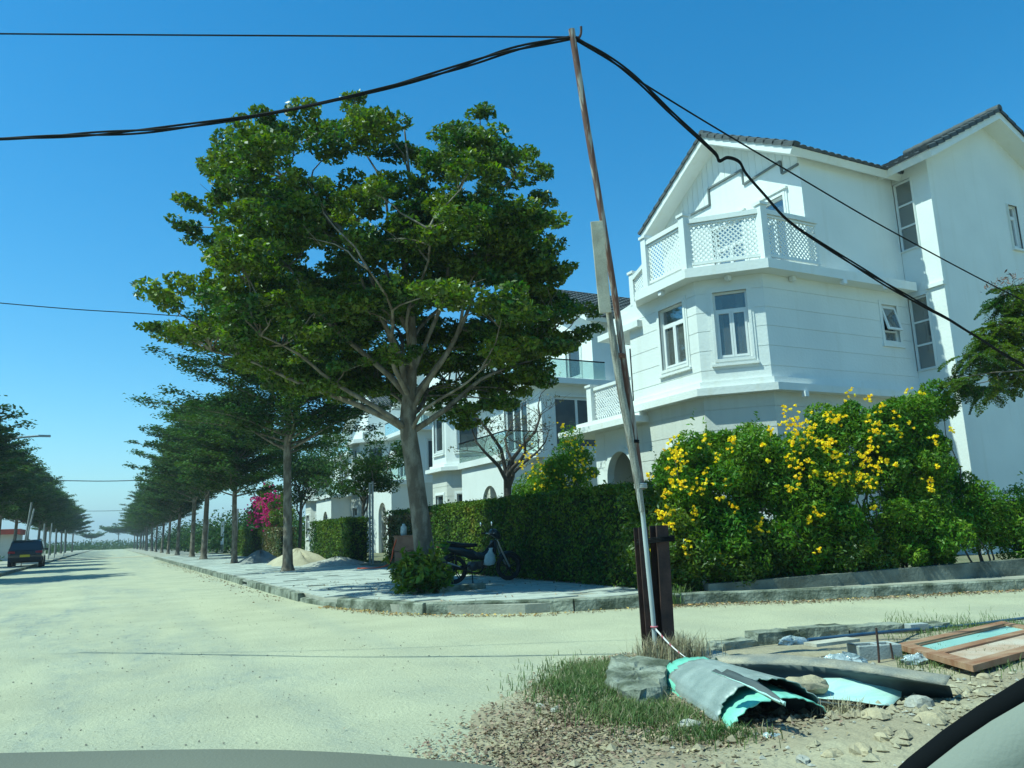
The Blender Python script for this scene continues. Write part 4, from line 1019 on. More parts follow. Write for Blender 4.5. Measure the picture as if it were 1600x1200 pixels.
def place_tree(proto, loc, label, rz=0.0, s=1.0, group=None, name='street_tree', mt=BARK):
    if 'objs' not in proto:
        R = thing(name, label, 'tree', loc, rz, group, local=True); R.scale = (s, s, s)
        tr, br, V, lf = proto['data']
        a = tr.build('trunk', mt, R); b = br.build('branches', mt, R); c = quads_obj('crown', V, len(V), lf, R)
        proto['objs'] = (R, a, b, c); return R
    R0, *ch = proto['objs']
    R = copy_obj(R0, None, loc, (0, 0, rz)); R.scale = (s, s, s); R['label'] = label
    if group: R['group'] = group
    for c in ch: copy_obj(c, R)
    return R
protoN = {'data': row_tree_meshes(31, 4.1, nl=95000, nb=96, leaf=.135, ztop=10.9, hsplit=4.0)}
pA = {'data': row_tree_meshes(21, 3.7, nl=40000, leaf=.19, nb=84, ztop=10.4, hsplit=3.8)}
pB = {'data': row_tree_meshes(22, 3.9, nl=32000, leaf=.22, nb=76, ztop=10.0, hsplit=3.7)}
pC = {'data': row_tree_meshes(23, 3.6, nl=32000, leaf=.22, nb=76, ztop=9.8, hsplit=3.5, lf=LEAF3)}
GR = 'street trees in the right-hand row'; GL = 'street trees in the left-hand row'
place_tree(protoN, (5.30, 27.0, .14), 'second street tree in the right-hand row, straight grey trunk rising beside the sand heap', 1.0, 1.0, GR)
ords = ['third', 'fourth', 'fifth', 'sixth', 'seventh', 'eighth', 'ninth', 'tenth', 'eleventh', 'twelfth', 'thirteenth', 'fourteenth', 'fifteenth', 'sixteenth', 'seventeenth', 'eighteenth']
ys_r = [39.6, 52.8, 62.7, 76, 87, 100, 113, 126, 139, 152, 165, 180, 196, 214]
for i, y in enumerate(ys_r):
    lab = {0: 'third street tree in the right-hand row, thick straight trunk left of the pink bougainvillea', 1: 'fourth street tree in the right-hand row, its trunk curving to a low fork', 2: 'fifth street tree in the right-hand row, thin upright trunk'}.get(i, ords[i]+' street tree in the right-hand row, counted from the corner')
    place_tree([pA, pB, pA, pC][i % 4], (5.35+random.uniform(-.15, .25), y, .12), lab, random.uniform(0, 6), random.choice([.84, .92, 1.0, 1.08])*random.uniform(.97, 1.04), GR)
lo_ = ['nearest', 'second', 'third', 'fourth', 'fifth', 'sixth', 'seventh', 'eighth', 'ninth', 'tenth', 'eleventh', 'twelfth', 'thirteenth', 'fourteenth']
for i, y in enumerate([36.5, 47.5, 59, 70, 82, 94, 107, 120, 134, 148, 163, 180, 198]):
    lab = lo_[i]+' street tree of the left-hand row'+', counted from the near end'
    place_tree([pB, pC, pA, pB][i % 4], (-7.6+random.uniform(-.3, .3), y, .08), lab, random.uniform(0, 6), random.uniform(.92, 1.02), GL)
# umbrella trees and scrub closing the end of the road
pU = {'data': row_tree_meshes(41, 7.5, 3, 7.2, 26, .55, 7000, LEAF2, 4.6)}
for i, (x, y, s) in enumerate([(2.5, 305, 1.0), (10, 330, .8), (-6, 320, .75)]):
    place_tree(pU, (x, y, 0), ['wide umbrella-shaped tree standing alone beyond the end of the road', 'smaller spreading tree right of the umbrella-shaped tree beyond the road end', 'small spreading tree left of the umbrella-shaped tree beyond the road end'][i], i*2.0, s, 'trees beyond the end of the road', name='umbrella_tree')
def scrub(name, x0, x1, y0, y1, h, n, size, m, seed):
    rn = np.random.default_rng(seed); nb = max(10, int((x1-x0)*(y1-y0)/8)); V = []
    cx = rn.uniform(x0, x1, nb); cy = rn.uniform(y0, y1, nb); r = rn.uniform(.6, 1.6, nb)*h*.5
    for i in range(nb):
        V.append(leaf_verts(np.maximum(clump_points((cx[i], cy[i], r[i]*.6), (r[i]*1.4, r[i]*1.4, r[i]), n//nb, rn), [-1e9, -1e9, .02]), size, .4, .6, rn))
    V = np.concatenate(V); return quads_obj(name, V, len(V), m, kind='stuff')
scrub('roadside_scrub', -70, 60, 255, 330, 2.6, 26000, .55, LEAF3, 5)
scrub('left_scrub', -40, -9.5, 45, 250, 2.2, 26000, .4, LEAF3, 6)
scrub('garden_shrubbery', 9.5, 26, 64, 200, 4.0, 60000, .34, LEAF2, 7)
flat_poly('bright_sand_patch', [(-12, 262), (14, 258), (18, 285), (-10, 290)], .03, SAND)

# small garden trees
def garden_tree(name, label, base, h, forks, bark, leafm, leaves, group=None, cat='tree', r0=.09, lsize=.1, clr=.45):
    R = thing(name, label, cat, base, group=group); rg = random.Random(int(base[0]*100)); rn = np.random.default_rng(int(base[1]*10))
    b = Vector(base); mb = MB(); top = b+Vector((.1, .1, h*.45)); mb.tube(smooth_path([b, b+Vector((.05, 0, h*.2)), top], 4), [r0-(r0*.35)*i/8 for i in range(9)], 8)
    ends = []
    for i in range(forks):
        a = i*2.4; e = top+Vector((cos(a)*h*.22, sin(a)*h*.22, h*rg.uniform(.2, .5))); pts = limb(mb, top-Vector((0, 0, rg.uniform(0, h*.15))), e, r0*.5, .012, i, .04, 6, .2)
        for j in range(7):
            q = pts[rg.randint(2, 6)]; e2 = q+Vector((rg.uniform(-1, 1), rg.uniform(-1, 1), rg.uniform(0, 1)))*h*.14; p2 = limb(mb, q, e2, .014, .005, i*9+j, 0, 4, .2); ends.append(e2)
            for _ in range(5): limb(mb, p2[2], p2[2]+Vector((rg.uniform(-1, 1), rg.uniform(-1, 1), rg.uniform(0, 1)))*h*.09, .006, .002, rg.random(), 0, 3)
    mb.build('trunk', bark, R)
    if leaves:
        V = np.concatenate([leaf_verts(clump_points(e, (clr, clr, clr*.6), leaves//len(ends), rn), lsize, .4, .55, rn) for e in ends]); quads_obj('crown', V, len(V), leafm, R)
    return R
garden_tree('bare_tree', 'nearly leafless small tree in front of the white house, behind the hedge', (9.9, 19.8, .15), 5.6, 6, mat('very_dark_bark', (.055, .045, .038), (.09, .075, .06), 8, .95, .01, 30), mat('dry_leaf', (.14, .12, .06), (.07, .10, .03), 2, .7, isl=.3), 900, lsize=.07, clr=.25, r0=.16)
garden_tree('garden_tree', 'slender dark-leaved garden tree standing between the second trunk and the big tree', (9.1, 31.5, .15), 5.4, 6, BARKD, LEAF2, 9000, lsize=.11, clr=.5, r0=.08)
garden_tree('garden_tree', 'dark dense garden tree behind the pink bougainvillea', (10.5, 50, .15), 7.5, 7, BARKD, LEAF2, 16000, lsize=.16, clr=1.1, r0=.12)
garden_tree('garden_tree', 'bright green young garden tree behind the fifth street tree', (10.2, 60, .15), 3.8, 6, BARKD, LBUSH, 7000, lsize=.16, clr=.6, r0=.07)

# ================================================================== HEDGES AND BUSHES
def hedge(label, x0, x1, y0, y1, z1, leafm, size=.075, dens=420, rough=.09, seed=1, group='clipped garden hedges along the pavement'):
    R = thing('hedge', label, 'hedge', ((x0+x1)/2, (y0+y1)/2, .15), group=group); rn = np.random.default_rng(seed)
    faces = [((x0, y0), (x0, y1), (-1, 0)), ((x0, y0), (x1, y0), (0, -1)), ((x1, y0), (x1, y1), (1, 0)), ((x0, y1), (x1, y1), (0, 1))]
    V = []
    for a, b, n in faces:
        L = sqrt((b[0]-a[0])**2+(b[1]-a[1])**2); hh = z1-.15; N = int(L*hh*dens*(1.0 if n[0] <= 0 and n[1] <= 0 else .35)); u = rn.random(N); v = rn.random(N)
        x = a[0]+(b[0]-a[0])*u; y = a[1]+(b[1]-a[1])*u; z = .15+hh*v; off = -rn.random(N)**1.5*.22+.05*noise2(u*L*1.2, z*1.7, seed)+rough*noise2(u*L*3.1, z*3.7, seed+5)*.5
        Pn = np.stack([x+n[0]*off, y+n[1]*off, z], -1); nn = np.tile(np.array([n[0], n[1], .35]), (N, 1)); V.append(leaf_verts(Pn, size, .5, .6, rn, nrm=nn))
    N = int((x1-x0)*(y1-y0)*dens*1.1); u = rn.uniform(x0, x1, N); v = rn.uniform(y0, y1, N)
    V.append(leaf_verts(np.stack([u, v, z1-rn.random(N)**1.5*.15+rough*noise2(u*2.5, v*2.5, seed)*.6+np.where(rn.random(N) < .04, rn.random(N)*.12, 0)], -1), size, .5, .6, rn))
    V = np.concatenate(V); quads_obj('foliage', V, len(V), leafm, R)
    mb = MB(); mb.box((x0+.18, y0+.18, .15), (x1-.18, y1-.18, z1-.18)); mb.build('stems', LDARK, R)  # solid dark core added to block the view through, not real stems
    return R
hedge('long clipped hedge behind the parked motorcycle, its far part yellow-green in the sun', 8.05, 8.95, 11.3, 20.9, 1.95, LHEDGE, .07, 900, .1, 1)
hedge('reddish-brown clipped hedge behind the brown crate', 9.0, 9.9, 23.2, 28.0, 1.85, LHEDGER, .09, 420, .12, 2)
hedge('bright green hedge block behind the sand heap, beside the gate frame', 8.0, 9.0, 29.6, 36.0, 1.9, LHEDGE, .09, 420, .12, 3)
hedge('short hedge under the pink bougainvillea', 8.0, 9.0, 43.5, 48.6, 1.8, LHEDGER, .11, 260, .12, 4)
hedge('far green hedge between the third street tree and the bougainvillea', 8.0, 9.0, 53, 62, 1.9, LHEDGE, .13, 160, .14, 5)
hedge('low dark hedge in the garden in front of the bay of the white house', 10.5, 11.5, 23.5, 33, 2.2, LDARK if False else LEAF2, .09, 260, .12, 6, group='inner garden hedges')

def bush(label, blobs, leafm, size, nleaf, flowers=None, fm=YELLOW, seed=1, name='flowering_bush', cat='bush', group=None, base=None, fsize=.042, stems=True, aspect=.36):
    """blobs: (centre, (rx, ry, rz)); flowers: number of clusters on the side facing the street and on top"""
    nleaf = int(nleaf*1.55); rn = np.random.default_rng(seed); rg = random.Random(seed)
    base = base or (blobs[0][0][0], blobs[0][0][1], .15); R = thing(name, label, cat, base, group=group)
    tot = sum(r[0]*r[2]+r[1]*r[2] for _, r in blobs); V = []; FP = []
    for c, r in blobs:
        k = (r[0]*r[2]+r[1]*r[2])/tot; nsub = max(6, int(105*k)); per = max(20, int(nleaf*k/nsub))
        for s in range(nsub):
            d = rn.normal(size=3); d /= np.linalg.norm(d); rad = .55+.5*rn.random()
            sc = np.array(c)+d*np.array(r)*rad
            if sc[2] < .25: sc[2] = .25+rn.random()*.3
            rr = rg.uniform(.15, .34); V.append(leaf_verts(clump_points(sc, (rr, rr, rr*.9), per, rn, .4), size, .35, aspect, rn))
            # drooping/upright shoots that break the outline
            if rg.random() < .5 and rad > .85:
                tt = np.linspace(0, 1, 14)[:, None]; dr = d*np.array([.35, .35, .3])+np.array([0, 0, .18]); sh = sc+dr*tt*rg.uniform(.5, 1.3)+rn.normal(size=(14, 3))*.02
                V.append(leaf_verts(sh, size, .3, aspect, rn))
        V.append(leaf_verts(clump_points(c, (r[0]*.9, r[1]*.9, r[2]*.9), int(nleaf*k*.25), rn, .0), size, .35, aspect, rn))
    V = np.concatenate(V); V = V[V[:, :, 2].min(1) > .08]; quads_obj('foliage', V, len(V), leafm, R)
    if stems:
        mb = MB()
        for c, r in blobs:
            for s in range(5):
                b = Vector((c[0]+rg.uniform(-.4, .4)*r[0], c[1]+rg.uniform(-.3, .3)*r[1], .12)); e = Vector(c)+Vector((rg.uniform(-.7, .7)*r[0], rg.uniform(-.7, .7)*r[1], rg.uniform(.1, .8)*r[2])); limb(mb, b, e, .022, .006, rg.random(), 0, 5, .15)
        mb.build('stems', BARKD, R)
    if flowers:
        FV = []
        for (px, py, c, n, sp) in flowers:   # clusters given at real places on the bush
            for _ in range(int(n*1.5)):
                q = np.array(c)+rn.normal(size=3)*np.array([sp, sp*.6, sp])*1.12
                m = 7; FV.append(leaf_verts(clump_points(q, (.024, .024, .02), m, rn, .6), fsize, .2, .8, rn, .2))
        FV = np.concatenate(FV); quads_obj('flowers', FV, len(FV), fm, R)
    return R
WN = (.277, .961, 0)
def WP(x, y, c): return PP(x, y, WN, c)
def wb(x0, x1, y0, y1, c=12.35, dep=.6):
    """blob spanning photo pixels x0..x1, y0..y1 on the bush line"""
    a = WP(x0, (y0+y1)/2, c); b = WP(x1, (y0+y1)/2, c); t = WP((x0+x1)/2, y0, c); u = WP((x0+x1)/2, y1, c)
    m = (t+u)/2; return ((m.x, m.y, m.z), ((b-a).length/2, dep, (t.z-u.z)/2))
rf = random.Random(12)
def fl(lst, c=11.50):
    out = []
    for k in range(5):
        (x, y, n, s) = rf.choice(lst); lst = lst+[(x+rf.uniform(-45, 45), y+rf.uniform(10, 75), rf.randint(2, 5), .05)]
    for (x, y, n, s) in lst:
        p = WP(x, y, c+rf.uniform(-.15, .25)); out.append((x, y, (p.x, p.y, p.z), n, s))
    return out
bush('yellow-flowered bush nearest the leaning pole, loose upright shoots', [wb(1020, 1105, 690, 800), wb(1100, 1210, 780, 900, 12.1, .5), wb(1050, 1190, 680, 860), wb(1035, 1170, 800, 915, 12.1, .6), wb(1130, 1225, 665, 790)], LBUSH, .088, 30000,
     fl([(1052, 700, 12, .07), (1060, 718, 12, .06), (1048, 735, 5, .05), (1040, 775, 5, .05), (1060, 745, 9, .08), (1085, 765, 5, .06), (1100, 692, 4, .06), (1143, 690, 9, .06), (1120, 716, 4, .04), (1045, 800, 7, .05), (1063, 760, 6, .05), (1058, 845, 6, .05), (1072, 855, 6, .05), (1100, 752, 7, .08), (1127, 778, 3, .03), (1030, 803, 8, .05), (1150, 792, 5, .04), (1178, 823, 5, .05), (1190, 822, 5, .05), (1105, 735, 3, .03), (1085, 800, 5, .04), (1013, 745, 4, .04)]), seed=11, group='yellow-flowered bushes round the corner villa')
bush('yellow-flowered bush in the middle of the front wall, thick with blossom', [wb(1180, 1290, 670, 800), wb(1200, 1330, 700, 860, 12.1, .5), wb(1190, 1300, 760, 915, 12.1, .6), wb(1255, 1345, 650, 800), wb(1270, 1350, 780, 900, 12.1, .6)], LBUSH, .088, 30000,
     fl([(1238, 660, 16, .09), (1262, 668, 16, .10), (1250, 682, 18, .11), (1225, 640, 4, .05), (1285, 693, 12, .07), (1296, 655, 10, .06), (1300, 690, 6, .05), (1235, 717, 7, .06), (1250, 725, 6, .05), (1265, 717, 3, .05), (1200, 718, 3, .03), (1308, 715, 7, .05), (1245, 748, 6, .05), (1232, 763, 5, .04), (1298, 742, 8, .06), (1272, 738, 4, .04), (1275, 800, 6, .05), (1262, 812, 5, .04), (1190, 695, 3, .03), (1315, 737, 6, .06)]), seed=12, group='yellow-flowered bushes round the corner villa')
bush('tallest yellow-flowered bush in front of the villa, at the right end', [wb(1325, 1470, 620, 740), wb(1340, 1495, 660, 800), wb(1360, 1500, 760, 890, 12.1, .6), wb(1400, 1475, 608, 660, 12.4, .4), wb(1300, 1360, 630, 700)], LBUSH, .088, 36000,
     fl([(1330, 612, 5, .06), (1360, 624, 4, .05), (1312, 655, 9, .07), (1370, 660, 8, .12), (1358, 682, 4, .04), (1398, 655, 4, .06), (1362, 705, 9, .06), (1355, 722, 9, .06), (1370, 730, 8, .06), (1360, 750, 10, .07), (1385, 720, 4, .03), (1345, 712, 5, .03), (1410, 675, 3, .03), (1422, 665, 2, .03), (1460, 686, 6, .05), (1453, 750, 4, .03), (1455, 765, 4, .03), (1465, 730, 2, .03), (1438, 618, 2, .03), (1420, 610, 3, .04), (1487, 675, 3, .04), (1400, 725, 3, .03)]), seed=13, group='yellow-flowered bushes round the corner villa')
bush('yellow-flowered bush behind the motorcycle hedge, left of the leaning pole', [((9.9, 18.0, 2.1), (.7, .9, .75)), ((10.0, 16.5, 2.5), (.6, .75, .95)), ((9.9, 17.2, 1.2), (.7, 1.5, .9))], LBUSH, .09, 22000,
     [(0, 0, tuple(PX(x, y, 9.45+rf.uniform(-.1, .2))), n, s) for (x, y, n, s) in ((825, 712, 12, .12), (835, 735, 14, .14), (850, 750, 12, .13), (815, 725, 6, .08), (860, 730, 12, .13), (875, 745, 6, .1), (890, 690, 9, .1), (900, 705, 12, .12), (912, 720, 7, .1), (905, 740, 4, .08), (878, 665, 4, .05), (925, 700, 6, .08), (845, 765, 8, .12), (925, 745, 4, .06), (892, 755, 5, .08))], seed=14, group='yellow-flowered bushes round the corner villa')
bush('dark green hedge plants along the low wall below the yellow flowers', [wb(990, 1110, 800, 925, 12.1), wb(1090, 1300, 830, 912, 12.1, .4), wb(1280, 1420, 820, 905, 12.1, .4)], LEAF, .08, 26000, seed=15, name='shrub', cat='shrub', group='shrubs along the low wall')
bush('loose green shrub at the right end of the low wall, bare stems showing', [wb(1410, 1500, 760, 890, 12.1, .4), wb(1480, 1570, 752, 875, 12.1, .35), wb(1550, 1650, 770, 875, 12.1, .35), wb(1640, 1760, 780, 880, 12.1, .35)], LBUSH, .075, 30000, seed=16, name='shrub', cat='shrub', group='shrubs along the low wall')
bush('dark corner shrub at the end of the long hedge, beside the pole', [((8.3, 10.9, 1.0), (.6, .6, .9)), ((8.1, 10.6, .7), (.4, .4, .6)), ((8.6, 10.9, 1.3), (.45, .5, .7))], LEAF, .08, 14000, seed=17, name='shrub', cat='shrub')
bc = [(8.5, 50.5, 3.0), (8.5, 47.5, 3.2), (8.6, 45.2, 2.6)]
bush('bougainvillea with magenta blossom above the hedges, between two street trees', [(bc[0], (.9, 1.6, 1.1)), (bc[1], (.9, 1.8, 1.3)), (bc[2], (.8, 1.2, 1.0)), ((8.7, 48, 1.6), (.8, 3, 1.2))], LEAF, .14, 12000,
     [(0, 0, (8.2+rf.uniform(-.5, .2), rf.uniform(44.8, 52), rf.uniform(1.9, 4.0)), 18, .2) for _ in range(26)], PINK, 18, name='bougainvillea', cat='bush', fsize=.11)
bush('leafy weed growing at the foot of the big street tree', [((4.95, 13.6, .42), (.30, .28, .28)), ((5.2, 13.5, .4), (.22, .2, .22))], LEAF, .17, 900, seed=19, name='weed', cat='plant', base=(5.0, 13.6, .15), aspect=.4)

# low wall along the side street
mb = MB(); a = WP(1040, 905, 11.55); 
W0 = Vector((8.25, 0, 0)); W0.y = (11.6-.277*W0.x)/.961; W1 = W0+Vector((.961, -.277, 0))*26
WD = (W1-W0); wn = Vector((.277, .961, 0))
for i in range(8):
    a = W0+WD*(i/8); b = W0+WD*((i+1)/8); za = .27+.15*min(1, i/2); zb2 = .27+.15*min(1, (i+1)/2); vs = []
    for p, z in ((a, za), (b, zb2)): vs += [p-wn*.09+ZU*.05, p+wn*.09+ZU*.05, p+wn*.08+ZU*z, p-wn*.085+ZU*z]
    mb.add(vs, [(0, 1, 2, 3), (7, 6, 5, 4), (0, 4, 5, 1), (1, 5, 6, 2), (2, 6, 7, 3), (3, 7, 4, 0)] if i == 0 else [(0, 4, 5, 1), (1, 5, 6, 2), (2, 6, 7, 3), (3, 7, 4, 0)])
lw = mb.build('low_wall', mat('dark_stained_concrete', (.20, .21, .17), (.085, .09, .07), 2.2, .95, .01, 20, grain=.12))
tag(lw, 'low stained concrete wall carrying the shrubs along the side street', 'wall')
# planter stones round the big tree
for i, (a, b) in enumerate((((4.72, 13.62), (5.15, 13.38)), ((5.25, 13.33), (6.25, 13.55)))):
    mb = MB(); mb.xprism([(-.06, 0), (.06, 0), (.05, .10), (-.05, .11)], (a[0], a[1], .15), (b[0], b[1], .15)); o = mb.build('edging_stone', KERB)
    tag(o, ['short edging stone in front of the weed at the big tree', 'long edging stone right of the big tree trunk'][i], 'stone')

# ================================================================== VEHICLES
def motorcycle(loc, rz):
    R = thing('motorcycle', 'black underbone motorcycle parked in tree shade in front of the long hedge', 'motorcycle', loc, rz, local=True)
    for x, nm in ((0, 'wheel'), (1.22, 'wheel')):
        mb = MB(); mb.torus((x, 0, .285), .245, .04, 'y', 40, 10); wh = mb.build(nm, RUBBER, R)
        mb = MB(); mb.torus((x, 0, .285), .205, .014, 'y', 32, 6)
        for k in range(5):
            a = k*2*pi/5+.3
            for dd in (-.12, .12): mb.bar((x+.03*cos(a+dd*3), 0, .285+.03*sin(a+dd*3)), (x+.2*cos(a+dd), 0, .285+.2*sin(a+dd)), .018, .02, up=(0, 1, 0))
        mb.lathe([(.001, -.05), (.045, -.05), (.045, .05), (.001, .05)], (x, 0, .285), 'y', 14); mb.build('rim', SEATM, wh)
    mb = MB(); mb.tube([(.0, -.075, .285), (.32, -.085, .36), (.45, -.06, .40)], .018, 6); mb.tube([(.0, .075, .285), (.45, .06, .40)], .018, 6)
    mb.tube([(.02, -.10, .30), (-.02, -.12, .62)], [.022, .02], 8); mb.tube([(.02, .10, .30), (-.02, .12, .62)], .022, 8); mb.build('swing_arm', SEATM, R)
    mb = MB(); mb.tube([(.93, 0, .84), (.70, 0, .62), (.40, 0, .48), (.05, 0, .68), (-.12, 0, .74)], .03, 8); mb.build('frame', SEATM, R)
    mb = MB()
    for s in (-1, 1): mb.tube([(1.22, s*.075, .285), (1.05, s*.07, .62), (.96, s*.05, .86)], [.022, .022, .018], 8)
    mb.build('fork', CHROME, R)
    mb = MB()    # front mudguard
    n = 12; vs = []
    for i in range(n+1):
        a = radians(20+i*115/n); r = .315
        for s, dr in ((-.06, -.03), (-.045, .008), (0, .02), (.045, .008), (.06, -.03)): vs.append((1.22+(r+dr)*cos(a), s, .285+(r+dr)*sin(a)))
    mb.add(vs, [(i*5+k, i*5+k+1, (i+1)*5+k+1, (i+1)*5+k) for i in range(n) for k in range(4)], smooth=True); mb.build('front_mudguard', MOTO, R)
    mb = MB(); vs = []
    for i in range(n+1):
        a = radians(60+i*130/n); r = .33
        for s, dr in ((-.07, -.03), (0, .02), (.07, -.03)): vs.append(((r+dr)*cos(a), s, .285+(r+dr)*sin(a)))
    mb.add(vs, [(i*3+k, i*3+k+1, (i+1)*3+k+1, (i+1)*3+k) for i in range(n) for k in range(2)], smooth=True); mb.tube([(-.30, 0, .42), (-.36, 0, .30)], .03, 6); mb.build('rear_mudguard', SEATM, R)
    def body(name, m, rings, seg=12, parent=R):
        mb = MB(); vs = []
        for x, z, hw, hh, tilt in rings:
            for j in range(seg):
                t = 2*pi*j/seg; c, s = cos(t), sin(t); vs.append((x+tilt*s*hh, hw*(abs(c)**.75)*(1 if c >= 0 else -1), z+hh*(abs(s)**.8)*(1 if s >= 0 else -1)))
        k = len(rings); mb.add(vs, [(i*seg+j, i*seg+(j+1) % seg, (i+1)*seg+(j+1) % seg, (i+1)*seg+j) for i in range(k-1) for j in range(seg)]+[tuple(range(seg))[::-1], tuple(range((k-1)*seg, k*seg))], smooth=True)
        return mb.build(name, m, parent)
    body('tail_body', MOTO, [(-.34, .79, .03, .03, 0), (-.25, .77, .09, .06, 0), (-.05, .70, .115, .085, 0), (.18, .65, .12, .10, 0), (.38, .58, .10, .10, 0), (.5, .52, .07, .07, 0)])
    body('seat', SEATM, [(-.30, .84, .05, .018, 0), (-.2, .845, .10, .035, 0), (0, .81, .125, .045, 0), (.2, .775, .13, .05, 0), (.38, .765, .115, .045, 0), (.5, .77, .06, .03, 0)])
    body('centre_tunnel', MOTO, [(.36, .62, .08, .10, 0), (.5, .55, .08, .08, 0), (.65, .52, .08, .08, 0), (.80, .58, .09, .12, 0), (.9, .70, .06, .12, 0)])
    mb = MB(); vs = []      # leg shield, curved both ways
    for i in range(9):
        z = .34+i*.065; x = .80+.16*(z-.34)/.5+.03*sin(i*.5); wd = np.interp(i, [0, 3, 6, 8], [.10, .17, .19, .10])
        for s in (-1, -.6, 0, .6, 1): vs.append((x-.10*abs(s)**2+.03, s*wd, z))
    mb.add(vs, [(i*5+k, i*5+k+1, (i+1)*5+k+1, (i+1)*5+k) for i in range(8) for k in range(4)], smooth=True); sh = mb.build('leg_shield', MOTO, R)
    md = sh.modifiers.new('thickness', 'SOLIDIFY'); md.thickness = .012
    body('handlebar_cowl', MOTO, [(.80, 1.00, .05, .03, 0), (.86, 1.02, .12, .07, 0), (.95, .99, .12, .10, 0), (1.02, .93, .09, .08, 0), (1.05, .90, .05, .045, 0)])
    mb = MB(); mb.lathe([(.001, .06), (.05, .05), (.07, .0)], (1.0, 0, .93), 'x', 14); mb.build('headlight', GLASSR if False else CHROME, R)
    mb = MB(); mb.tube(smooth_path([(.76, -.33, 1.0), (.84, -.2, 1.0), (.88, 0, 1.0), (.84, .2, 1.0), (.76, .33, 1.0)], 4), .012, 6); hb = mb.build('handlebar', CHROME, R)
    for s in (-1, 1):
        mb = MB(); mb.tube([(.76, s*.33, 1.0), (.80, s*.23, 1.005)], .018, 8); mb.build('grip', RUBBER, hb)
        mb = MB(); mb.tube([(.80, s*.2, 1.02), (.77, s*.26, 1.15), (.75, s*.29, 1.18)], .006, 5); mb.lathe([(.001, -.012), (.045, -.01), (.05, .0)], (.75, s*.31, 1.2), 'x', 14); mr = mb.build('mirror', BLACK, R)
        mb = MB(); mb.lathe([(.001, -.016), (.043, -.014)], (.747, s*.31, 1.2), 'x', 14); mb.build('mirror_face', MIRR, mr)
    mb = MB(); mb.cbox((.46, 0, .35), (.20, .20, .16)); mb.lathe([(.001, -.13), (.085, -.13), (.095, -.10), (.095, .10), (.085, .13), (.001, .13)], (.40, 0, .34), 'y', 18)
    for k in range(7): mb.cbox((.60+k*.018, 0, .36), (.007, .14-.008*abs(k-3), .14))
    mb.build('engine', mat('engine_metal', (.06, .06, .06), (.1, .1, .1), 6, .5, metal=.6), R)
    mb = MB(); mb.tube(smooth_path([(.62, -.06, .30), (.5, -.12, .20), (.25, -.14, .24), (.05, -.15, .34)], 4), .018, 8); mb.tube([(.10, -.155, .31), (-.32, -.165, .46)], [.04, .045], 12); ex = mb.build('exhaust', mat('dark_metal', (.05, .05, .05), None, 4, .4, metal=.7), R)
    mb = MB(); mb.tube([(.06, -.205, .345), (-.22, -.21, .445)], [.012, .02], 6); mb.build('heat_shield', CHROME, ex)
    mb = MB(); mb.tube([(.36, -.06, .30), (.32, -.22, .0)], .012, 6); mb.cbox((.32, -.22, .008), (.05, .04, .015)); mb.build('side_stand', SEATM, R)
    mb = MB(); mb.tube([(.5, -.24, .30), (.5, .24, .30)], .012, 6); mb.tube([(.5, -.17, .30), (.64, -.17, .38), (.70, -.17, .41)], .007, 5); mb.build('footrest', RUBBER, R)
    mb = MB(); mb.cbox((-.345, 0, .775), (.03, .12, .05)); mb.build('tail_lamp', TAILR, R)
    mb = MB(); mb.tube(smooth_path([(-.02, -.13, .80), (-.28, -.12, .86), (-.36, 0, .865), (-.28, .12, .86), (-.02, .13, .80)], 4), .011, 6); mb.build('grab_rail', SEATM, R)
    return R
mloc = Vector((6.37, 15.25, .152)); motorcycle(mloc, radians(-3))
bag = MB(); rg_ = random.Random(3)
vs = []; n = 14
for (z, w_, d) in ((.34, .02, .02), (.36, .11, .05), (.44, .13, .06), (.55, .10, .05), (.62, .05, .03), (.67, .035, .02), (.70, .05, .025)):
    for j in range(n):
        t = 2*pi*j/n; k = 1+.18*sin(5*t+z*20); vs.append((.70+(z-.34)*.15+w_*cos(t)*k, -.19+d*sin(t)*k, z))
bag.add(vs, [(i*n+j, i*n+(j+1) % n, (i+1)*n+(j+1) % n, (i+1)*n+j) for i in range(6) for j in range(n)], smooth=True)
b_ = bag.build('plastic_bag', BAGW); b_.location = mloc; b_.rotation_euler = (0, 0, radians(-3)); tag(b_, 'white plastic bag hanging from the parked motorcycle', 'bag')

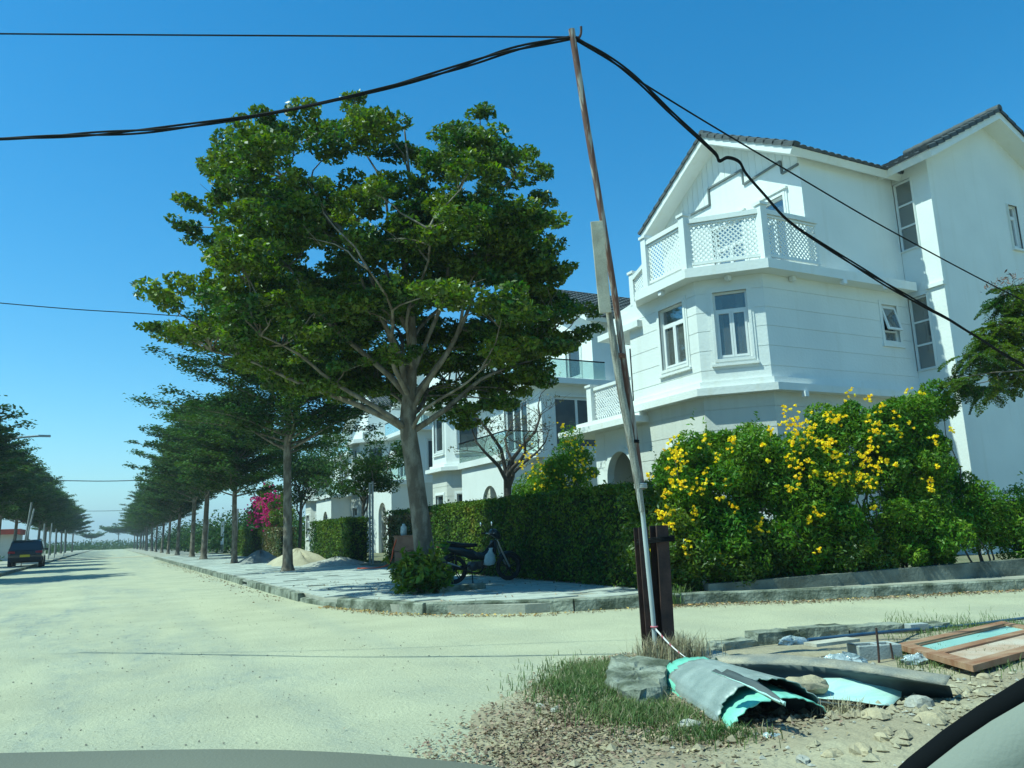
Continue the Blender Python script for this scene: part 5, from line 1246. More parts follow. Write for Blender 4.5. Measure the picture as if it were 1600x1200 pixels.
def suv(loc, rz):
    R = thing('parked_car', 'dark sport utility car parked on the left of the road, yellow number plate', 'car', loc, rz, local=True)
    # local: y forward (length 4.5), x right; rear at y=0
    prof = [(.12, .42), (.02, .55), (.0, .80), (.03, 1.02), (.10, 1.10), (.30, 1.55), (.48, 1.68), (.9, 1.74), (2.0, 1.74), (2.6, 1.66), (3.3, 1.12), (4.25, 1.0), (4.5, .78), (4.5, .45), (4.35, .32), (.3, .32)]
    def hw(y, z): 
        base = .93-.03*(abs(y-2.2)/2.2)**3; return base-(max(0, z-1.05)*.22 if z > 1.05 else max(0, .5-z)*.1)
    mb = MB(); k = len(prof); vs = []
    for s in (-1, -.9, .9, 1):
        for y, z in prof:
            inn = 1 if abs(s) < 1 else 0; vs.append((s*hw(y, z), y+(0 if inn else (.05 if y < 1 else -.05 if y > 4 else 0)), z-(0 if inn else .04 if z > 1.6 else 0)))
    for q in range(3): mb.add([], []); mb.f += [(q*k+i, q*k+(i+1) % k, (q+1)*k+(i+1) % k, (q+1)*k+i) for i in range(k)]; mb.mi += [0]*k; mb.sm += [False]*k
    mb.v += [tuple(v) for v in vs]; mb.f += [tuple(range(k)), tuple(range(3*k, 4*k))[::-1]]; mb.mi += [0, 0]; mb.sm += [False, False]
    mb.build('body', CARP, R, bevel=.03)
    def pan(name, pts, m, off=.006, parent=R):
        mb = MB(); v = [Vector(p) for p in pts]; nn = (v[1]-v[0]).cross(v[2]-v[0]).normalized()*off; mb.add([p+nn for p in v]+[p-nn for p in v], [tuple(range(len(v))), tuple(range(len(v), 2*len(v)))[::-1]]+[(i, (i+1) % len(v), len(v)+(i+1) % len(v), len(v)+i) for i in range(len(v))]); return mb.build(name, m, parent)
    pan('rear_window', [(-.70, .115, 1.14), (.70, .115, 1.14), (.60, .30, 1.56), (-.60, .30, 1.56)], CARG, .012)
    for s in (-1, 1):
        pan('side_window', [(s*.93, .75, 1.14), (s*.93, 3.05, 1.14), (s*.80, 2.5, 1.62), (s*.80, .95, 1.62)], CARG, .014)
        tl = pan('tail_lamp', [(s*.55, -.004, .92), (s*.93, .03, .92), (s*.93, .05, 1.05), (s*.55, .02, 1.03)], TAILR, .02)
        mb = MB(); mb.cbox((s*1.02, 2.95, 1.14), (.20, .10, .14)); mb.build('mirror', CARP, R, bevel=.02)
        for y in (.85, 3.62):
            mb = MB(); mb.lathe([(.20, -.115), (.33, -.11), (.36, -.07), (.36, .07), (.33, .11), (.20, .115)], (s*.83, y, .36), 'x', 28); wh = mb.build('wheel', RUBBER, R)
            mb = MB(); mb.lathe([(.001, -.10), (.21, -.105), (.22, .0), (.21, .105), (.001, .10)], (s*.83, y, .36), 'x', 20); mb.build('rim', CHROME, wh)
    mb = MB(); mb.box((-.9, -.05, .42), (.9, .12, .66)); mb.build('rear_bumper', BLACK, R, bevel=.03)
    mb = MB(); mb.box((-.27, -.065, .68), (.27, -.012, .83)); mb.build('number_plate', PLATEY, R)
    mb = MB(); mb.box((-.75, .3, 1.745), (-.70, 2.3, 1.79)); mb.box((.70, .3, 1.745), (.75, 2.3, 1.79)); mb.build('roof_rail', BLACK, R)
    return R
pcar = G(37, 888); suv((pcar.x, pcar.y+.2, .0), radians(1))

# ================================================================== STREET THINGS FURTHER OFF
mb = MB(); mb.box((-.40, -.35, 0), (.40, .35, .50)); 
CR_ = thing('crate', 'brown board crate standing against the reddish hedge left of the big tree', 'crate', (0, 0, 0), 0, local=True); cp = G(636, 885, .15); CR_.location = cp; CR_.rotation_euler = (0, 0, radians(-20))
mb.build('lower_box', CRATE, CR_); mb = MB(); mb.box((-.41, -.36, .52), (.41, .36, .98)); mb.build('upper_box', CRATE, CR_); mb = MB(); mb.box((-.44, -.39, .98), (.44, .39, 1.01)); mb.build('lid', CRATE, CR_)
q = [G(600, 884, .15), G(612, 880, .15), G(619, 872, .15)]; mb = MB(); c0 = cp+Vector((-.45, -.2, 0))
mb.tube(smooth_path([c0+Vector((0.05, 0, .95)), c0+Vector((-.1, -.05, .6)), c0+Vector((-.2, -.05, .2)), c0+Vector((-.5, 0, .03)), c0+Vector((-1.2, .3, .02))], 6), .022, 6); tag(mb.build('hose', ORNG), 'orange hose hanging down beside the brown crate', 'hose')
jar = MB(); jar.lathe([(.001, 0), (.09, 0), (.11, .1), (.1, .28), (.05, .33), (.05, .38), (.001, .38)], (cp.x-.1, cp.y, cp.z+1.01), n=16); tag(jar.build('jug', BAGW), 'pale jug standing on the brown crate', 'jug')
def heap(name, label, cx, cy, rx, ry, h, m, seed, z0=.14):
    n, k = 40, 12; mb = MB(); vs = []; ph = seed*1.7
    for i in range(k+1):
        t = i/k
        for j in range(n):
            a = 2*pi*j/n; r = t*(1+.16*sin(3*a+ph)+.09*sin(5*a+ph*2)+.05*sin(11*a)); z = h*(1-t**1.4)*(1+.13*sin(4*a+ph+t*3)+.1*sin(9*a+t*8))+.02*sin(17*a+t*23)*(1-t)
            vs.append((cx+rx*r*cos(a), cy+ry*r*sin(a), z0+max(z, 0)-(.03 if i == k else 0)))
    mb.add(vs, [(i*n+j, (i+1)*n+j, (i+1)*n+(j+1) % n, i*n+(j+1) % n) for i in range(k) for j in range(n)], smooth=True)
    o = mb.build(name, m); tag(o, label, 'sand heap')
heap('sand_heap', 'pale yellow sand heap partly behind the second trunk', 6.85, 33.0, 1.2, 1.9, .55, SAND, 1)
heap('sand_heap', 'dark grey sand heap left of the second trunk', 6.4, 39.3, 1.0, 2.2, .5, SANDG, 2)
heap('sand_heap', 'low spread of broken sand and rubble at the foot of the green hedge block', 7.6, 29.6, 1.2, 1.3, .28, ROCKW, 4)
def gate(label, x, y0, y1, z1, side=0):
    R = thing('gate_frame', label, 'gate', (x, y0, .15), group='garden gate frames'); 
    a, b = Vector((x, y0, 0)), Vector((x+side, y1, 0))
    for p in (a, b): mb = MB(); mb.bar(p+ZU*.15, p+ZU*z1, .06, .06, up=(1, 0, 0)); mb.build('gate_post', POSTM, R)
    for z in (.5, .9, 1.3, 1.9, z1-.05): mb = MB(); mb.bar(a+ZU*z, b+ZU*z, .035, .035); mb.build('cross_bar', POSTM, R)
gate('grey metal gate frame between the green hedge block and the reddish hedge', 8.7, 28.6, 29.3, 3.2, .1); gate('grey metal gate frame under the bougainvillea', 8.4, 49.2, 50.6, 2.6)
LP = thing('street_lamp', 'street lamp with a curved arm rising above the left-hand trees', 'street lamp', (-5.6, 62, .1)); t_ = PX(66, 680, -4.6)
zz_ = G(63, 681, 8.6); ly = zz_.y; lx = zz_.x
mb = MB(); mb.tube(smooth_path([(lx-2.6, ly, .1), (lx-2.6, ly, 4), (lx-2.55, ly, 6.8), (lx-2.2, ly, 7.9), (lx-1.4, ly, 8.4), (lx, ly, 8.6)], 5), .07, 8); mb.build('pole', POSTM, LP)
mb = MB(); mb.box((lx-.1, ly-.12, 8.53), (lx+.6, ly+.12, 8.66)); mb.build('lamp_head', POSTM, LP)
# thin support posts along the far pavements
for i, (x, y, h) in enumerate([(-5.3, 63, 4.3), (-5.6, 66, 4.0), (-5.0, 77, 3.2), (-5.2, 88, 3.5), (-5.3, 99, 3.2), (-5.0, 112, 3.3), (6.7, 66, 2.9), (6.4, 47.5, 3.0)]):
    mb = MB(); lean = [.35, .6, .0, .1, 0, 0, .12, .05][i]; mb.tube([(x, y, .1), (x+lean, y, h)], .055, 8); o = mb.build('post', POSTM); tag(o, ['pale upright post beside the dark parked car', 'leaning pale post beside the dark parked car', 'first thin post past the parked car', 'second thin post past the parked car', 'third thin post past the parked car', 'fourth thin post past the parked car', 'slightly leaning post under the sixth right-hand tree', 'straight thin post under the fifth right-hand tree'][i], 'post', 'thin posts along the pavements')
RB = thing('low_building', 'low building with a red roof edge showing over the dark parked car', 'building', (-12, 92, 0)); mb = MB(); mb.box((-15, 90, 0), (-5.9-2.2, 96, 2.6)); mb.build('wall', WALLG, RB); mb = MB(); mb.box((-15.4, 89.5, 2.6), (-5.6-2.2, 96.5, 3.1)); mb.build('roof', REDR, RB)
SG = thing('sign_board', 'white board standing behind the right-hand trunks far down the pavement', 'sign', (9, 73, .15)); mb = MB(); p = PX(346, 872, 8.9); mb.box((8.9, p.y-.8, .9), (8.96, p.y+1.0, 2.9)); mb.build('panel', UPVC, SG); mb = MB(); mb.box((8.9, p.y-.6, .15), (8.96, p.y-.54, .9)); mb.box((8.9, p.y+.7, .15), (8.96, p.y+.76, .9)); mb.build('legs', POSTM, SG)

# ================================================================== LEANING POLE
PB = Vector((4.24, 5.72, 0)); NP = Vector((.4588, .8885, 0)); c_ = NP.dot(PB)
PL = thing('power_line_pole', 'rusty pipe and grey wooden pole lashed between two brown steel beams, holding up the cables', 'pole', PB)
PLTOP = Vector((3.48, 5.31, 5.60))
def beam(px0, px1, ytop, ybot, name_off=0, wide=.11, dep=.10, leans=0):
    pass
def ibeam(b, t, wx, wy, th, ang):
    mb = MB(); c, s = cos(ang), sin(ang)
    prof = [(-wx/2, -wy/2), (wx/2, -wy/2), (wx/2, -wy/2+th), (th/2, -wy/2+th), (th/2, wy/2-th), (wx/2, wy/2-th), (wx/2, wy/2), (-wx/2, wy/2), (-wx/2, wy/2-th), (-th/2, wy/2-th), (-th/2, -wy/2+th), (-wx/2, -wy/2+th)]
    k = len(prof); q = [(x*c-y*s, x*s+y*c) for x, y in prof]; b = Vector(b); t = Vector(t)
    vs = [b+Vector((x, y, 0)) for x, y in q]+[t+Vector((x, y, 0)) for x, y in q]
    mb.add(vs, [tuple(range(k))[::-1], tuple(range(k, 2*k))]+[(i, (i+1) % k, k+(i+1) % k, k+i) for i in range(k)]); return mb
def atc(px, py, off=0): return PP(px, py, NP, c_+off)
b1, t1 = atc(1018, 1046), atc(1001, 824); b2, t2 = atc(1040, 1044, .0), atc(1029, 821, .0)
angb = atan2(LAT.y, LAT.x)+radians(18)
ibeam(b1+Vector((-.0, 0, -.15)), t1, .095, .10, .009, angb).build('steel_beam', STEEL, PL); ibeam(b2+Vector((.01, 0, -.15)), t2, .125, .11, .010, angb+radians(8)).build('steel_beam', STEEL, PL)
mb = MB(); mb.cbox((PB.x, PB.y-.02, .05), (.34, .22, .014), Matrix.Identity(4)); mb.build('base_plate', STEEL, PL)
def plt(px, py, off):   # points on the pole's own leaning line: interpolate depth from foot to top
    return atc(px, py, off)
def lean_pt(px, py):
    # the pipe leans slightly towards the road: its depth follows its height
    p = atc(px, py, -.05); k = p.z/6.1; d = ray(px, py); p2 = CAMP+(p-CAMP)*(1-.10*max(0, k)); return p2
pts = [lean_pt(*q) for q in ((1003, 765), (987, 650), (976, 575), (964, 485), (941, 340), (915, 185), (893, 46))]
mb = MB(); mb.tube(smooth_path(pts, 5), .029, 12); mb.build('rusty_pipe', PIPE, PL)
pts = [lean_pt(*q) for q in ((1026, 1036), (1020, 960), (1012, 880), (1004, 800), (999, 758))]
mb = MB(); mb.tube(pts, [.021]*5, 10); mb.build('lower_pipe', PIPEW, PL)
def fwd(p, k=.012): return CAMP+(p-CAMP)*(1-k)
wp = [fwd(lean_pt(*q), .006) for q in ((1003, 800), (994, 738), (981, 665), (970, 610), (961, 553), (951, 487))]
mb = MB(); mb.tube(wp, [.022, .036, .035, .034, .034, .028], 9, smooth=False); mb.build('wooden_pole', WOODG, PL)
bt, bb = fwd(lean_pt(932, 346), .014), fwd(lean_pt(946, 489), .014); mb = MB(); mb.bar(bb, bt, .105, .028, up=tuple(-NP)); mb.build('board', BOARD, PL, bevel=.003)
def tie(px, py, r, n=3, m=CABLE, name='wire_tie', el=1.0, th=.007):
    p = lean_pt(px, py)+Vector((0, -.02, 0)); mb = MB()
    for i in range(n): mb.torus((p.x, p.y, p.z+i*.014), r, th, 'z', 18, 5)
    mb.build(name, m, PL)
tie(966, 560, .045, 3, mat('rust_wire', (.16, .08, .05), None, 5, .7)); tie(988, 692, .045, 2); tie(999, 762, .05, 3, mat('grey_rope', (.42, .42, .38), None, 5, .8), th=.009)
p = atc(1026, 846, -.02); mb = MB(); mb.add([], [])
for i in range(4): mb.tube([p+LAT*(-.17)+Vector((0, 0, i*.013-.02)), p+Vector((-.02, -.09, i*.012)), p+LAT*.16+Vector((0, -.0, i*.011+.01))], .006, 5)
mb.tube([p+LAT*(-.17), p+DEP*.12, p+LAT*.16], .007, 5); mb.build('wire_tie', CABLE, PL)
r0 = lean_pt(999, 764); mb = MB(); mb.tube(smooth_path([r0+Vector((-.05, -.05, 0)), r0+Vector((-.07, -.07, -.10)), r0+Vector((-.055, -.06, -.20)), r0+Vector((-.035, -.05, -.16)), r0+Vector((-.04, -.05, -.02))], 5), .004, 5); mb.build('rope_end', mat('grey_rope', (.4, .4, .4)), PL)
hk = lean_pt(900, 56); mb = MB(); mb.tube(smooth_path([hk+LAT*(-.03), hk+LAT*.02+ZU*(-.02), hk+LAT*.045+ZU*.02, hk+LAT*.05+ZU*.09], 4), .012, 6); mb.build('hook', STEEL, PL)

# ================================================================== CABLES
def cable(name, label, pts, r, n=7, strands=0, seg=10, group=None, amp=.012):
    path = smooth_path(pts, seg); mb = MB()
    if not strands: mb.tube(path, r, n)
    else:
        tot = 0; ds = [0]
        for a, b in zip(path, path[1:]): tot += (b-a).length; ds.append(tot)
        for s in range(strands):
            q = []
            for p, d in zip(path, ds):
                t = d*2.3+s*2*pi/strands+.8*sin(d*1.1); k = amp*(1+.5*sin(d*1.9)); q.append(p+Vector((0, 0, 1))*k*cos(t)+Vector((.45, .89, 0))*k*sin(t))
            mb.tube(q, r, 6)
    return tag(mb.build(name, CABLE), label, 'cable', group)
top = lean_pt(896, 58)
def dray(px, py, dist):  # point on the line of sight at a horizontal distance from the camera
    d = ray(px, py); k = dist/sqrt(d.x**2+d.y**2); return CAMP+d*k
L_ = [(890, 59, 6.35), (800, 78, 6.4), (700, 110, 6.48), (600, 138, 6.58), (480, 166, 6.8), (360, 187, 7.1), (240, 203, 7.5), (120, 211, 8.0), (0, 217, 8.6), (-150, 222, 9.6), (-420, 220, 11.8)]
cable('cable_bundle', 'thick twisted black cable bundle sagging from the pole top to the left', [top]+[dray(*q) for q in L_[1:]], .0100, strands=3, amp=.013)
Rr = [(905, 62, 6.35), (950, 90, 6.4), (1000, 128, 6.55), (1050, 178, 6.8), (1095, 218, 7.0), (1118, 240, 7.1), (1124, 251, 7.15), (1137, 246, 7.2), (1155, 253, 7.25), (1166, 272, 7.3), (1195, 305, 7.5), (1232, 345, 7.7), (1290, 385, 8.0), (1350, 423, 8.4), (1420, 465, 9.0), (1480, 498, 9.6), (1540, 535, 10.3), (1600, 572, 11), (1700, 620, 12)]
cable('cable_bundle', 'thick twisted black cable bundle dropping rightwards from the pole top in front of the villa', [top]+[dray(*q) for q in Rr[1:]], .0092, strands=3, seg=6, amp=.013)
TL = [(892, 57, 6.35), (700, 57, 6.9), (400, 55.5, 7.6), (100, 53.5, 8.5), (-200, 51, 9.8), (-600, 47, 12.5)]
cable('thin_cable', 'thin black cable running level from the pole top to the left', [top]+[dray(*q) for q in TL[1:]], .0085, amp=0)
TR = [(985, 118, 6.5), (1100, 189, 7.3), (1250, 278, 8.6), (1400, 365, 10), (1600, 470, 12.5), (1800, 560, 16)]
cable('thin_cable', 'thin black cable leaving the bundle and crossing the villa diagonally', [dray(*q) for q in TR], .0085, amp=0)
a = G(-60, 468, 9.0); b = G(270, 493, 8.6); cable('thin_cable', 'thin cable entering at the left edge and passing behind the big tree', [a, a.lerp(b, .5)-ZU*.04, b, b+(b-a)*1.2], .016)
for i, (x0, y0, x1, y1, z) in enumerate(((110, 750, 215, 748, 9.0), (130, 798, 210, 801, 9.0))):
    a = G(x0, y0, z); b = G(x1, y1, z); b.y = a.y; d = b-a; cable('thin_cable', ['far cable crossing high over the road between the tree rows', 'farthest cable crossing lower over the road between the tree rows'][i], [a-d*.4, (a+b)/2-ZU*.15, b+d*.4], .05)

# tape from the pipe to the ground sheets
a = lean_pt(1021, 979); b = G(1108, 1046, .12); mb = MB(); n = 26; vs = []
for i in range(n+1):
    t = i/n; p = a.lerp(b, t)-ZU*.05*sin(pi*t); tw = 1.1*t*2; wv = Vector((0, 0, 1))*cos(tw)*.011+Vector((.4, .9, 0))*sin(tw)*.011; vs += [p-wv, p+wv]
for i in range(n): mb.add(vs[2*i:2*i+4], [(0, 1, 3, 2)], mi=0 if (i % 4) < 1 else 1)
tp = mb.build('warning_tape', [REDTAPE, WHTAPE]); md = tp.modifiers.new('thickness', 'SOLIDIFY'); md.thickness = .001; tag(tp, 'red and white warning tape stretched from the pole down to the metal sheets', 'tape')
mb = MB(); mb.torus((a.x, a.y-.01, a.z), .027, .007, 'z', 14, 5); kn = mb.build('tape_knot', REDTAPE, tp)

# ================================================================== RUBBLE CORNER
ft = thing('pole_footing', 'weathered concrete footing block under the leaning pole, grass at its sides', 'concrete block', (3.7, 5.1, 0))
def rough_block(poly, z0, z1, m, name, parent, seed, amp=.02):
    rg = random.Random(seed); mb = MB(); P = []; k = len(poly)
    for i in range(k):
        a = Vector((*poly[i], 0)); b = Vector((*poly[(i+1) % k], 0)); n = max(2, int((b-a).length/.09))
        for j in range(n): P.append(a.lerp(b, j/n))
    rows = []; c = sum(P, Vector())/len(P)
    for z, s in ((z0, 1.03), (z0+(z1-z0)*.4, 1.0), (z0+(z1-z0)*.8, .99), (z1, .955)): rows.append([Vector((c.x+(p.x-c.x)*s+rg.uniform(-amp, amp), c.y+(p.y-c.y)*s+rg.uniform(-amp, amp), z+rg.uniform(-amp, amp)*.8)) for p in P])
    for s in (.7, .4, .12): rows.append([Vector((c.x+(p.x-c.x)*s+rg.uniform(-amp, amp)*.5, c.y+(p.y-c.y)*s, z1+rg.uniform(-amp, amp)*.6)) for p in P])
    n = len(P); mb.add([v for r in rows for v in r], [(i*n+j, i*n+(j+1) % n, (i+1)*n+(j+1) % n, (i+1)*n+j) for i in range(len(rows)-1) for j in range(n)]+[tuple(range((len(rows)-1)*n, len(rows)*n))])
    return mb.build(name, m, parent)
g = [G(948, 1092), G(1000, 1122), G(1036, 1112), G(1050, 1062), G(955, 1052)]
rough_block([(p.x, p.y) for p in g], -.05, .15, KERB, 'footing_block', ft, 3)
rough_block([(3.95, 5.25), (4.75, 5.15), (4.9, 5.65), (4.1, 5.95)], -.05, .07, CONC, 'footing_slab', ft, 4)
# broken kerb across the verge
kb = thing('broken_kerb', 'old mossy concrete kerb edge behind the metal sheets', 'kerb', (6, 5.9, 0))
kp = [(1085, 1034), (1130, 1020), (1185, 1012), (1250, 1006), (1330, 1000), (1420, 994), (1490, 985)]; kpw = [G(x, y) for x, y in kp]
for i, (a, b) in enumerate(zip(kpw, kpw[1:])):
    d = (b-a).normalized(); nn = Vector((-d.y, d.x, 0)); w0 = .22
    rough_block([(a.x, a.y), (b.x-.01*d.x, b.y-.01*d.y), (b.x+nn.x*w0, b.y+nn.y*w0), (a.x+nn.x*w0, a.y+nn.y*w0)], -.05, [.05, .08, .13, .14, .12, .08][i], KERB, 'kerb_stone', kb, 20+i, .007)
# curved metal sheets
def sheet(name, label, grid, mats, thick=.006, idx=None, cat='metal sheet', group='discarded roofing sheets', ribs=0, ribamp=.006, edge=.012, seed=1):
    rg = random.Random(seed); nu = len(grid); nv = len(grid[0]); mb = MB(); vs = []
    for i, row in enumerate(grid):
        for j, p in enumerate(row):
            p = Vector(p); e = 1 if i in (0, nu-1) or j in (0, nv-1) else 0
            vs.append(p+Vector((rg.uniform(-1, 1), rg.uniform(-1, 1), rg.uniform(-.4, .4)))*edge*(1 if e else .12))
    mb.add(vs, [(i*nv+j, i*nv+j+1, (i+1)*nv+j+1, (i+1)*nv+j) for i in range(nu-1) for j in range(nv-1)], smooth=True)
    if not isinstance(mats, list): mats = [mats]
    o = mb.build(name, mats)
    md = o.modifiers.new('thickness', 'SOLIDIFY'); md.thickness = thick; md.offset = 0
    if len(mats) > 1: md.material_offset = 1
    return tag(o, label, cat, group)
def arch_sheet(A, B, width, rise, a0, a1, nu=16, nv=44, ribs=7, r2=None, ribamp=.0028):
    """sheet arched across its width; axis runs A->B on the ground; a0..a1 arc angles in degrees"""
    A = Vector(A); B = Vector(B); ax = (B-A); L = ax.length; ax.normalize(); sd = Vector((ax.y, -ax.x, 0)).normalized(); g = []
    for i in range(nu+1):
        t = i/nu; row = []; r = rise*(1+((r2 or 1)-1)*t); wd = width*(1+((r2 or 1)-1)*t*.5)
        for j in range(nv+1):
            a = radians(a0+(a1-a0)*j/nv); rb = ribamp*sin(j/nv*pi*2*ribs)
            row.append(A+ax*L*t+sd*(-cos(a)*(wd/2+rb))+ZU*(sin(a)*(r+rb)))
        g.append(row)
    return g
s1a = (3.98, 5.02, -.02); s1b = (3.62, 3.98, -.02)
gs_ = arch_sheet((3.93, 4.74, .0), (3.47, 3.60, .03), .58, .21, 4, 172, ribs=13, r2=1.25)
sheet('roofing_sheet', 'dull grey arched roofing sheet lying over a mint green one in front of the pole', gs_, [ZINC, ZINC_SHADE], edge=.012, seed=2)
gs_ = arch_sheet((4.02, 4.96, .0), (3.41, 3.44, .0), .60, .19, 0, 180, ribs=13, r2=1.15)
sheet('roofing_sheet', 'mint green arched roofing sheet showing at both ends of the dull grey one', gs_, [TEAL, ZINC_SHADE], edge=.012, seed=3)
# tongue sheared off the grey sheet
pa, pb, pc, pd = (G(1112, 1050, .36), G(1136, 1049, .36), G(1228, 1101, .27), G(1224, 1098, .28))
g = []
for i in range(13):
    t = i/12; a = pa.lerp(pc, t); b = pb.lerp(pd, t)+LAT*.05*sin(pi*t); g.append([a.lerp(b, j/4)+ZU*.012*sin(j*2+t*3) for j in range(5)])
sheet('sheet_strip', 'pale torn strip of sheet pointing right from the arched sheets', g, [MINTZ, ZINC_SHADE], edge=.006, seed=5)
# long curled sheet behind with a dusty folded lip
LIPW = [(1118, 1026, .22), (1150, 1024, .24), (1200, 1022, .25), (1270, 1027, .25), (1350, 1036, .23), (1430, 1048, .20), (1485, 1056, .18)]
LIP2 = [(1125, 1036, .20), (1150, 1037, .215), (1200, 1038, .225), (1270, 1041, .22), (1350, 1050, .20), (1430, 1063, .175), (1478, 1071, .155)]
g1 = []; BOT = [(1150, 1078), (1175, 1086), (1215, 1090), (1275, 1092), (1350, 1095), (1430, 1092), (1487, 1096)]
for (x, y, z), (x2, y2, z2), (x3, y3) in zip(LIPW, LIP2, BOT):
    a = G(x, y, z); b = G(x2, y2, z2); c = G(x3, y3, .02); q = a+(a-b)*.2-ZU*.03
    g1.append([q, a, a.lerp(b, .5)+ZU*.008, b, b.lerp(c, .3)+(a-b)*.8*.5, b.lerp(c, .65)+(a-b)*.5, c+(a-b)*.25])
# densify along
def dens(g, k):
    cols = [smooth_path([r[j] for r in g], k) for j in range(len(g[0]))]; return [[cols[j][i] for j in range(len(cols))] for i in range(len(cols[0]))]
g1 = dens(g1, 4)
o = sheet('roofing_sheet', 'long upright curled sheet with a dusty folded top edge, behind the rock', g1, [LIP, ZINC_SHADE], edge=.006, seed=6)
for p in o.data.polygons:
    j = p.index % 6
    if j > 2: p.material_index = 1  # inner face gets the grey with painted-in shade
# front wall of the trough, shade-darkened side to the camera
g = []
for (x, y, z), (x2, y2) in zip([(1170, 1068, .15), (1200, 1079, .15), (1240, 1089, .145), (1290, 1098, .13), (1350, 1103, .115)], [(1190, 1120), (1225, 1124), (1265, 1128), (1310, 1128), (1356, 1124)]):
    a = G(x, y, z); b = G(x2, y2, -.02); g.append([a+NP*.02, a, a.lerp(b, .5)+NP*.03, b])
sheet('roofing_sheet', 'low dark bent sheet edge in front of the rock', dens(g, 3), [ZINC_SHADE, ZINC], edge=.006, seed=7)
# mint inner sheet
g = []
for t in range(13):
    u = t/12; pA = G(1165+255*u, 1066-3*sin(u*pi)+(-6*u), .10+.05*sin(u*pi)); pB = G(1195+195*u, 1082+22*u, .06+.03*sin(u*pi)); g.append([pA.lerp(pB, j/8)-ZU*.03*sin(pi*j/8)+ZU*.006*sin(j*4.2) for j in range(9)])
sheet('roofing_sheet', 'pale mint corrugated sheet lying in the hollow, with the rock on it', g, [MINTZ, ZINC_SHADE], edge=.014, seed=8)
r_c = G(1256, 1086, .09); rr = lathe_rock((0, 0, 0), .125, 5, (1.25, .8, .55)).build('rock', ROCK); rr.location = r_c+Vector((0, 0, .05)); rr.rotation_euler = (0, 0, -.45); tag(rr, 'sandy yellow rock weighing down the mint sheet', 'rock')
for i, (x, y, r, m, lab) in enumerate([(1436, 1103, .085, ROCKW, 'pale grey stone right of the sheets'), (1434, 1076, .04, ROCKW, 'small upright grey stone leaning above the larger pale one'), (1370, 1122, .07, ROCK, 'stone at the broken end of the low dark sheet'), (1345, 1176, .065, ROCK, 'flat-faced stone in the rubble at the bottom'), (1452, 1128, .07, ROCK, 'long flat stone below the pale grey stone'), (1078, 1138, .07, ROCKW, 'pale stone half buried in grass under the arched sheets'), (1380, 1155, .05, ROCK, 'stone in the middle of the rubble'), (1300, 1180, .045, ROCK, 'small stone at the lower edge of the rubble'), (1255, 1190, .04, ROCKW, 'pale pebble below the plastic bottle'), (1540, 1060, .05, ROCK, 'stone in the sand below the wooden door'), (870, 1110, .04, ROCKW, 'pale stone among the dead leaves'), (845, 1104, .03, ROCKW, 'smaller pale stone among the dead leaves')]):
    p = GV(x, y); o = lathe_rock((0, 0, 0), r, 30+i, (1.2, .85, .62)).build('stone', m); o.location = p+Vector((0, 0, r*.06)); o.rotation_euler = (0, 0, i*1.3); tag(o, lab, 'stone')
# wooden door lying flat
dz_ = .12
dA, dB, dC = G(1400, 1006, dz_), G(1520, 1040, dz_), G(1548, 974, dz_)
ex = (dB-dA); ey = (dC-dA); ez = Vector((0, 0, 1)); lx_, ly_ = ex.length, max(ey.length, 2.0); ex.normalize(); ey = (ey-ex*ey.dot(ex)*.0).normalized()
DR = thing('wooden_door', 'orange-brown wooden door lying flat on the earth, frosted pane in it', 'door', dA)
def dbx(mb, u0, v0, w0, u1, v1, w1):
    M = Matrix(((ex.x, ey.x, 0, dA.x), (ex.y, ey.y, 0, dA.y), (0, 0, 1, dA.z), (0, 0, 0, 1))); mb.box((u0, v0, w0), (u1, v1, w1), M)
T = -.045
for (a, b, c, d) in ((0, 0, .13, ly_), (lx_-.14, 0, lx_, ly_), (lx_*.50-.06, .16, lx_*.50+.05, ly_-.14)): mb = MB(); dbx(mb, a, b, T, c, d, 0); mb.build('stile', DOORW, DR)
for (a, b, c, d) in ((.13, 0, lx_-.14, .16), (.13, ly_-.14, lx_-.14, ly_)): mb = MB(); dbx(mb, a, b, T, c, d, -.001); mb.build('crosspiece', DOORW, DR)
mb = MB(); dbx(mb, .13, .16, T+.012, lx_*.5-.06, ly_-.14, -.018); mb.build('frosted_pane', FROST, DR)
mb = MB(); dbx(mb, lx_*.5+.05, .16, T+.008, lx_-.14, ly_-.14, -.016); mb.build('lower_panel', DOORD, DR)
mb = MB(); dbx(mb, .17, .20, -.017, .185, ly_-.18, -.006); dbx(mb, lx_*.5-.09, .20, -.017, lx_*.5-.075, ly_-.18, -.006); mb.build('moulding', DOORW, DR)
rough_block([(dA.x+.2, dA.y-.1), (dB.x+.1, dB.y+.1), (dB.x+1.2, dB.y+.7), (dA.x+1.3, dA.y+.35)], -.03, dz_-.05, EARTH, 'packed_earth', DR, 9) if False else None
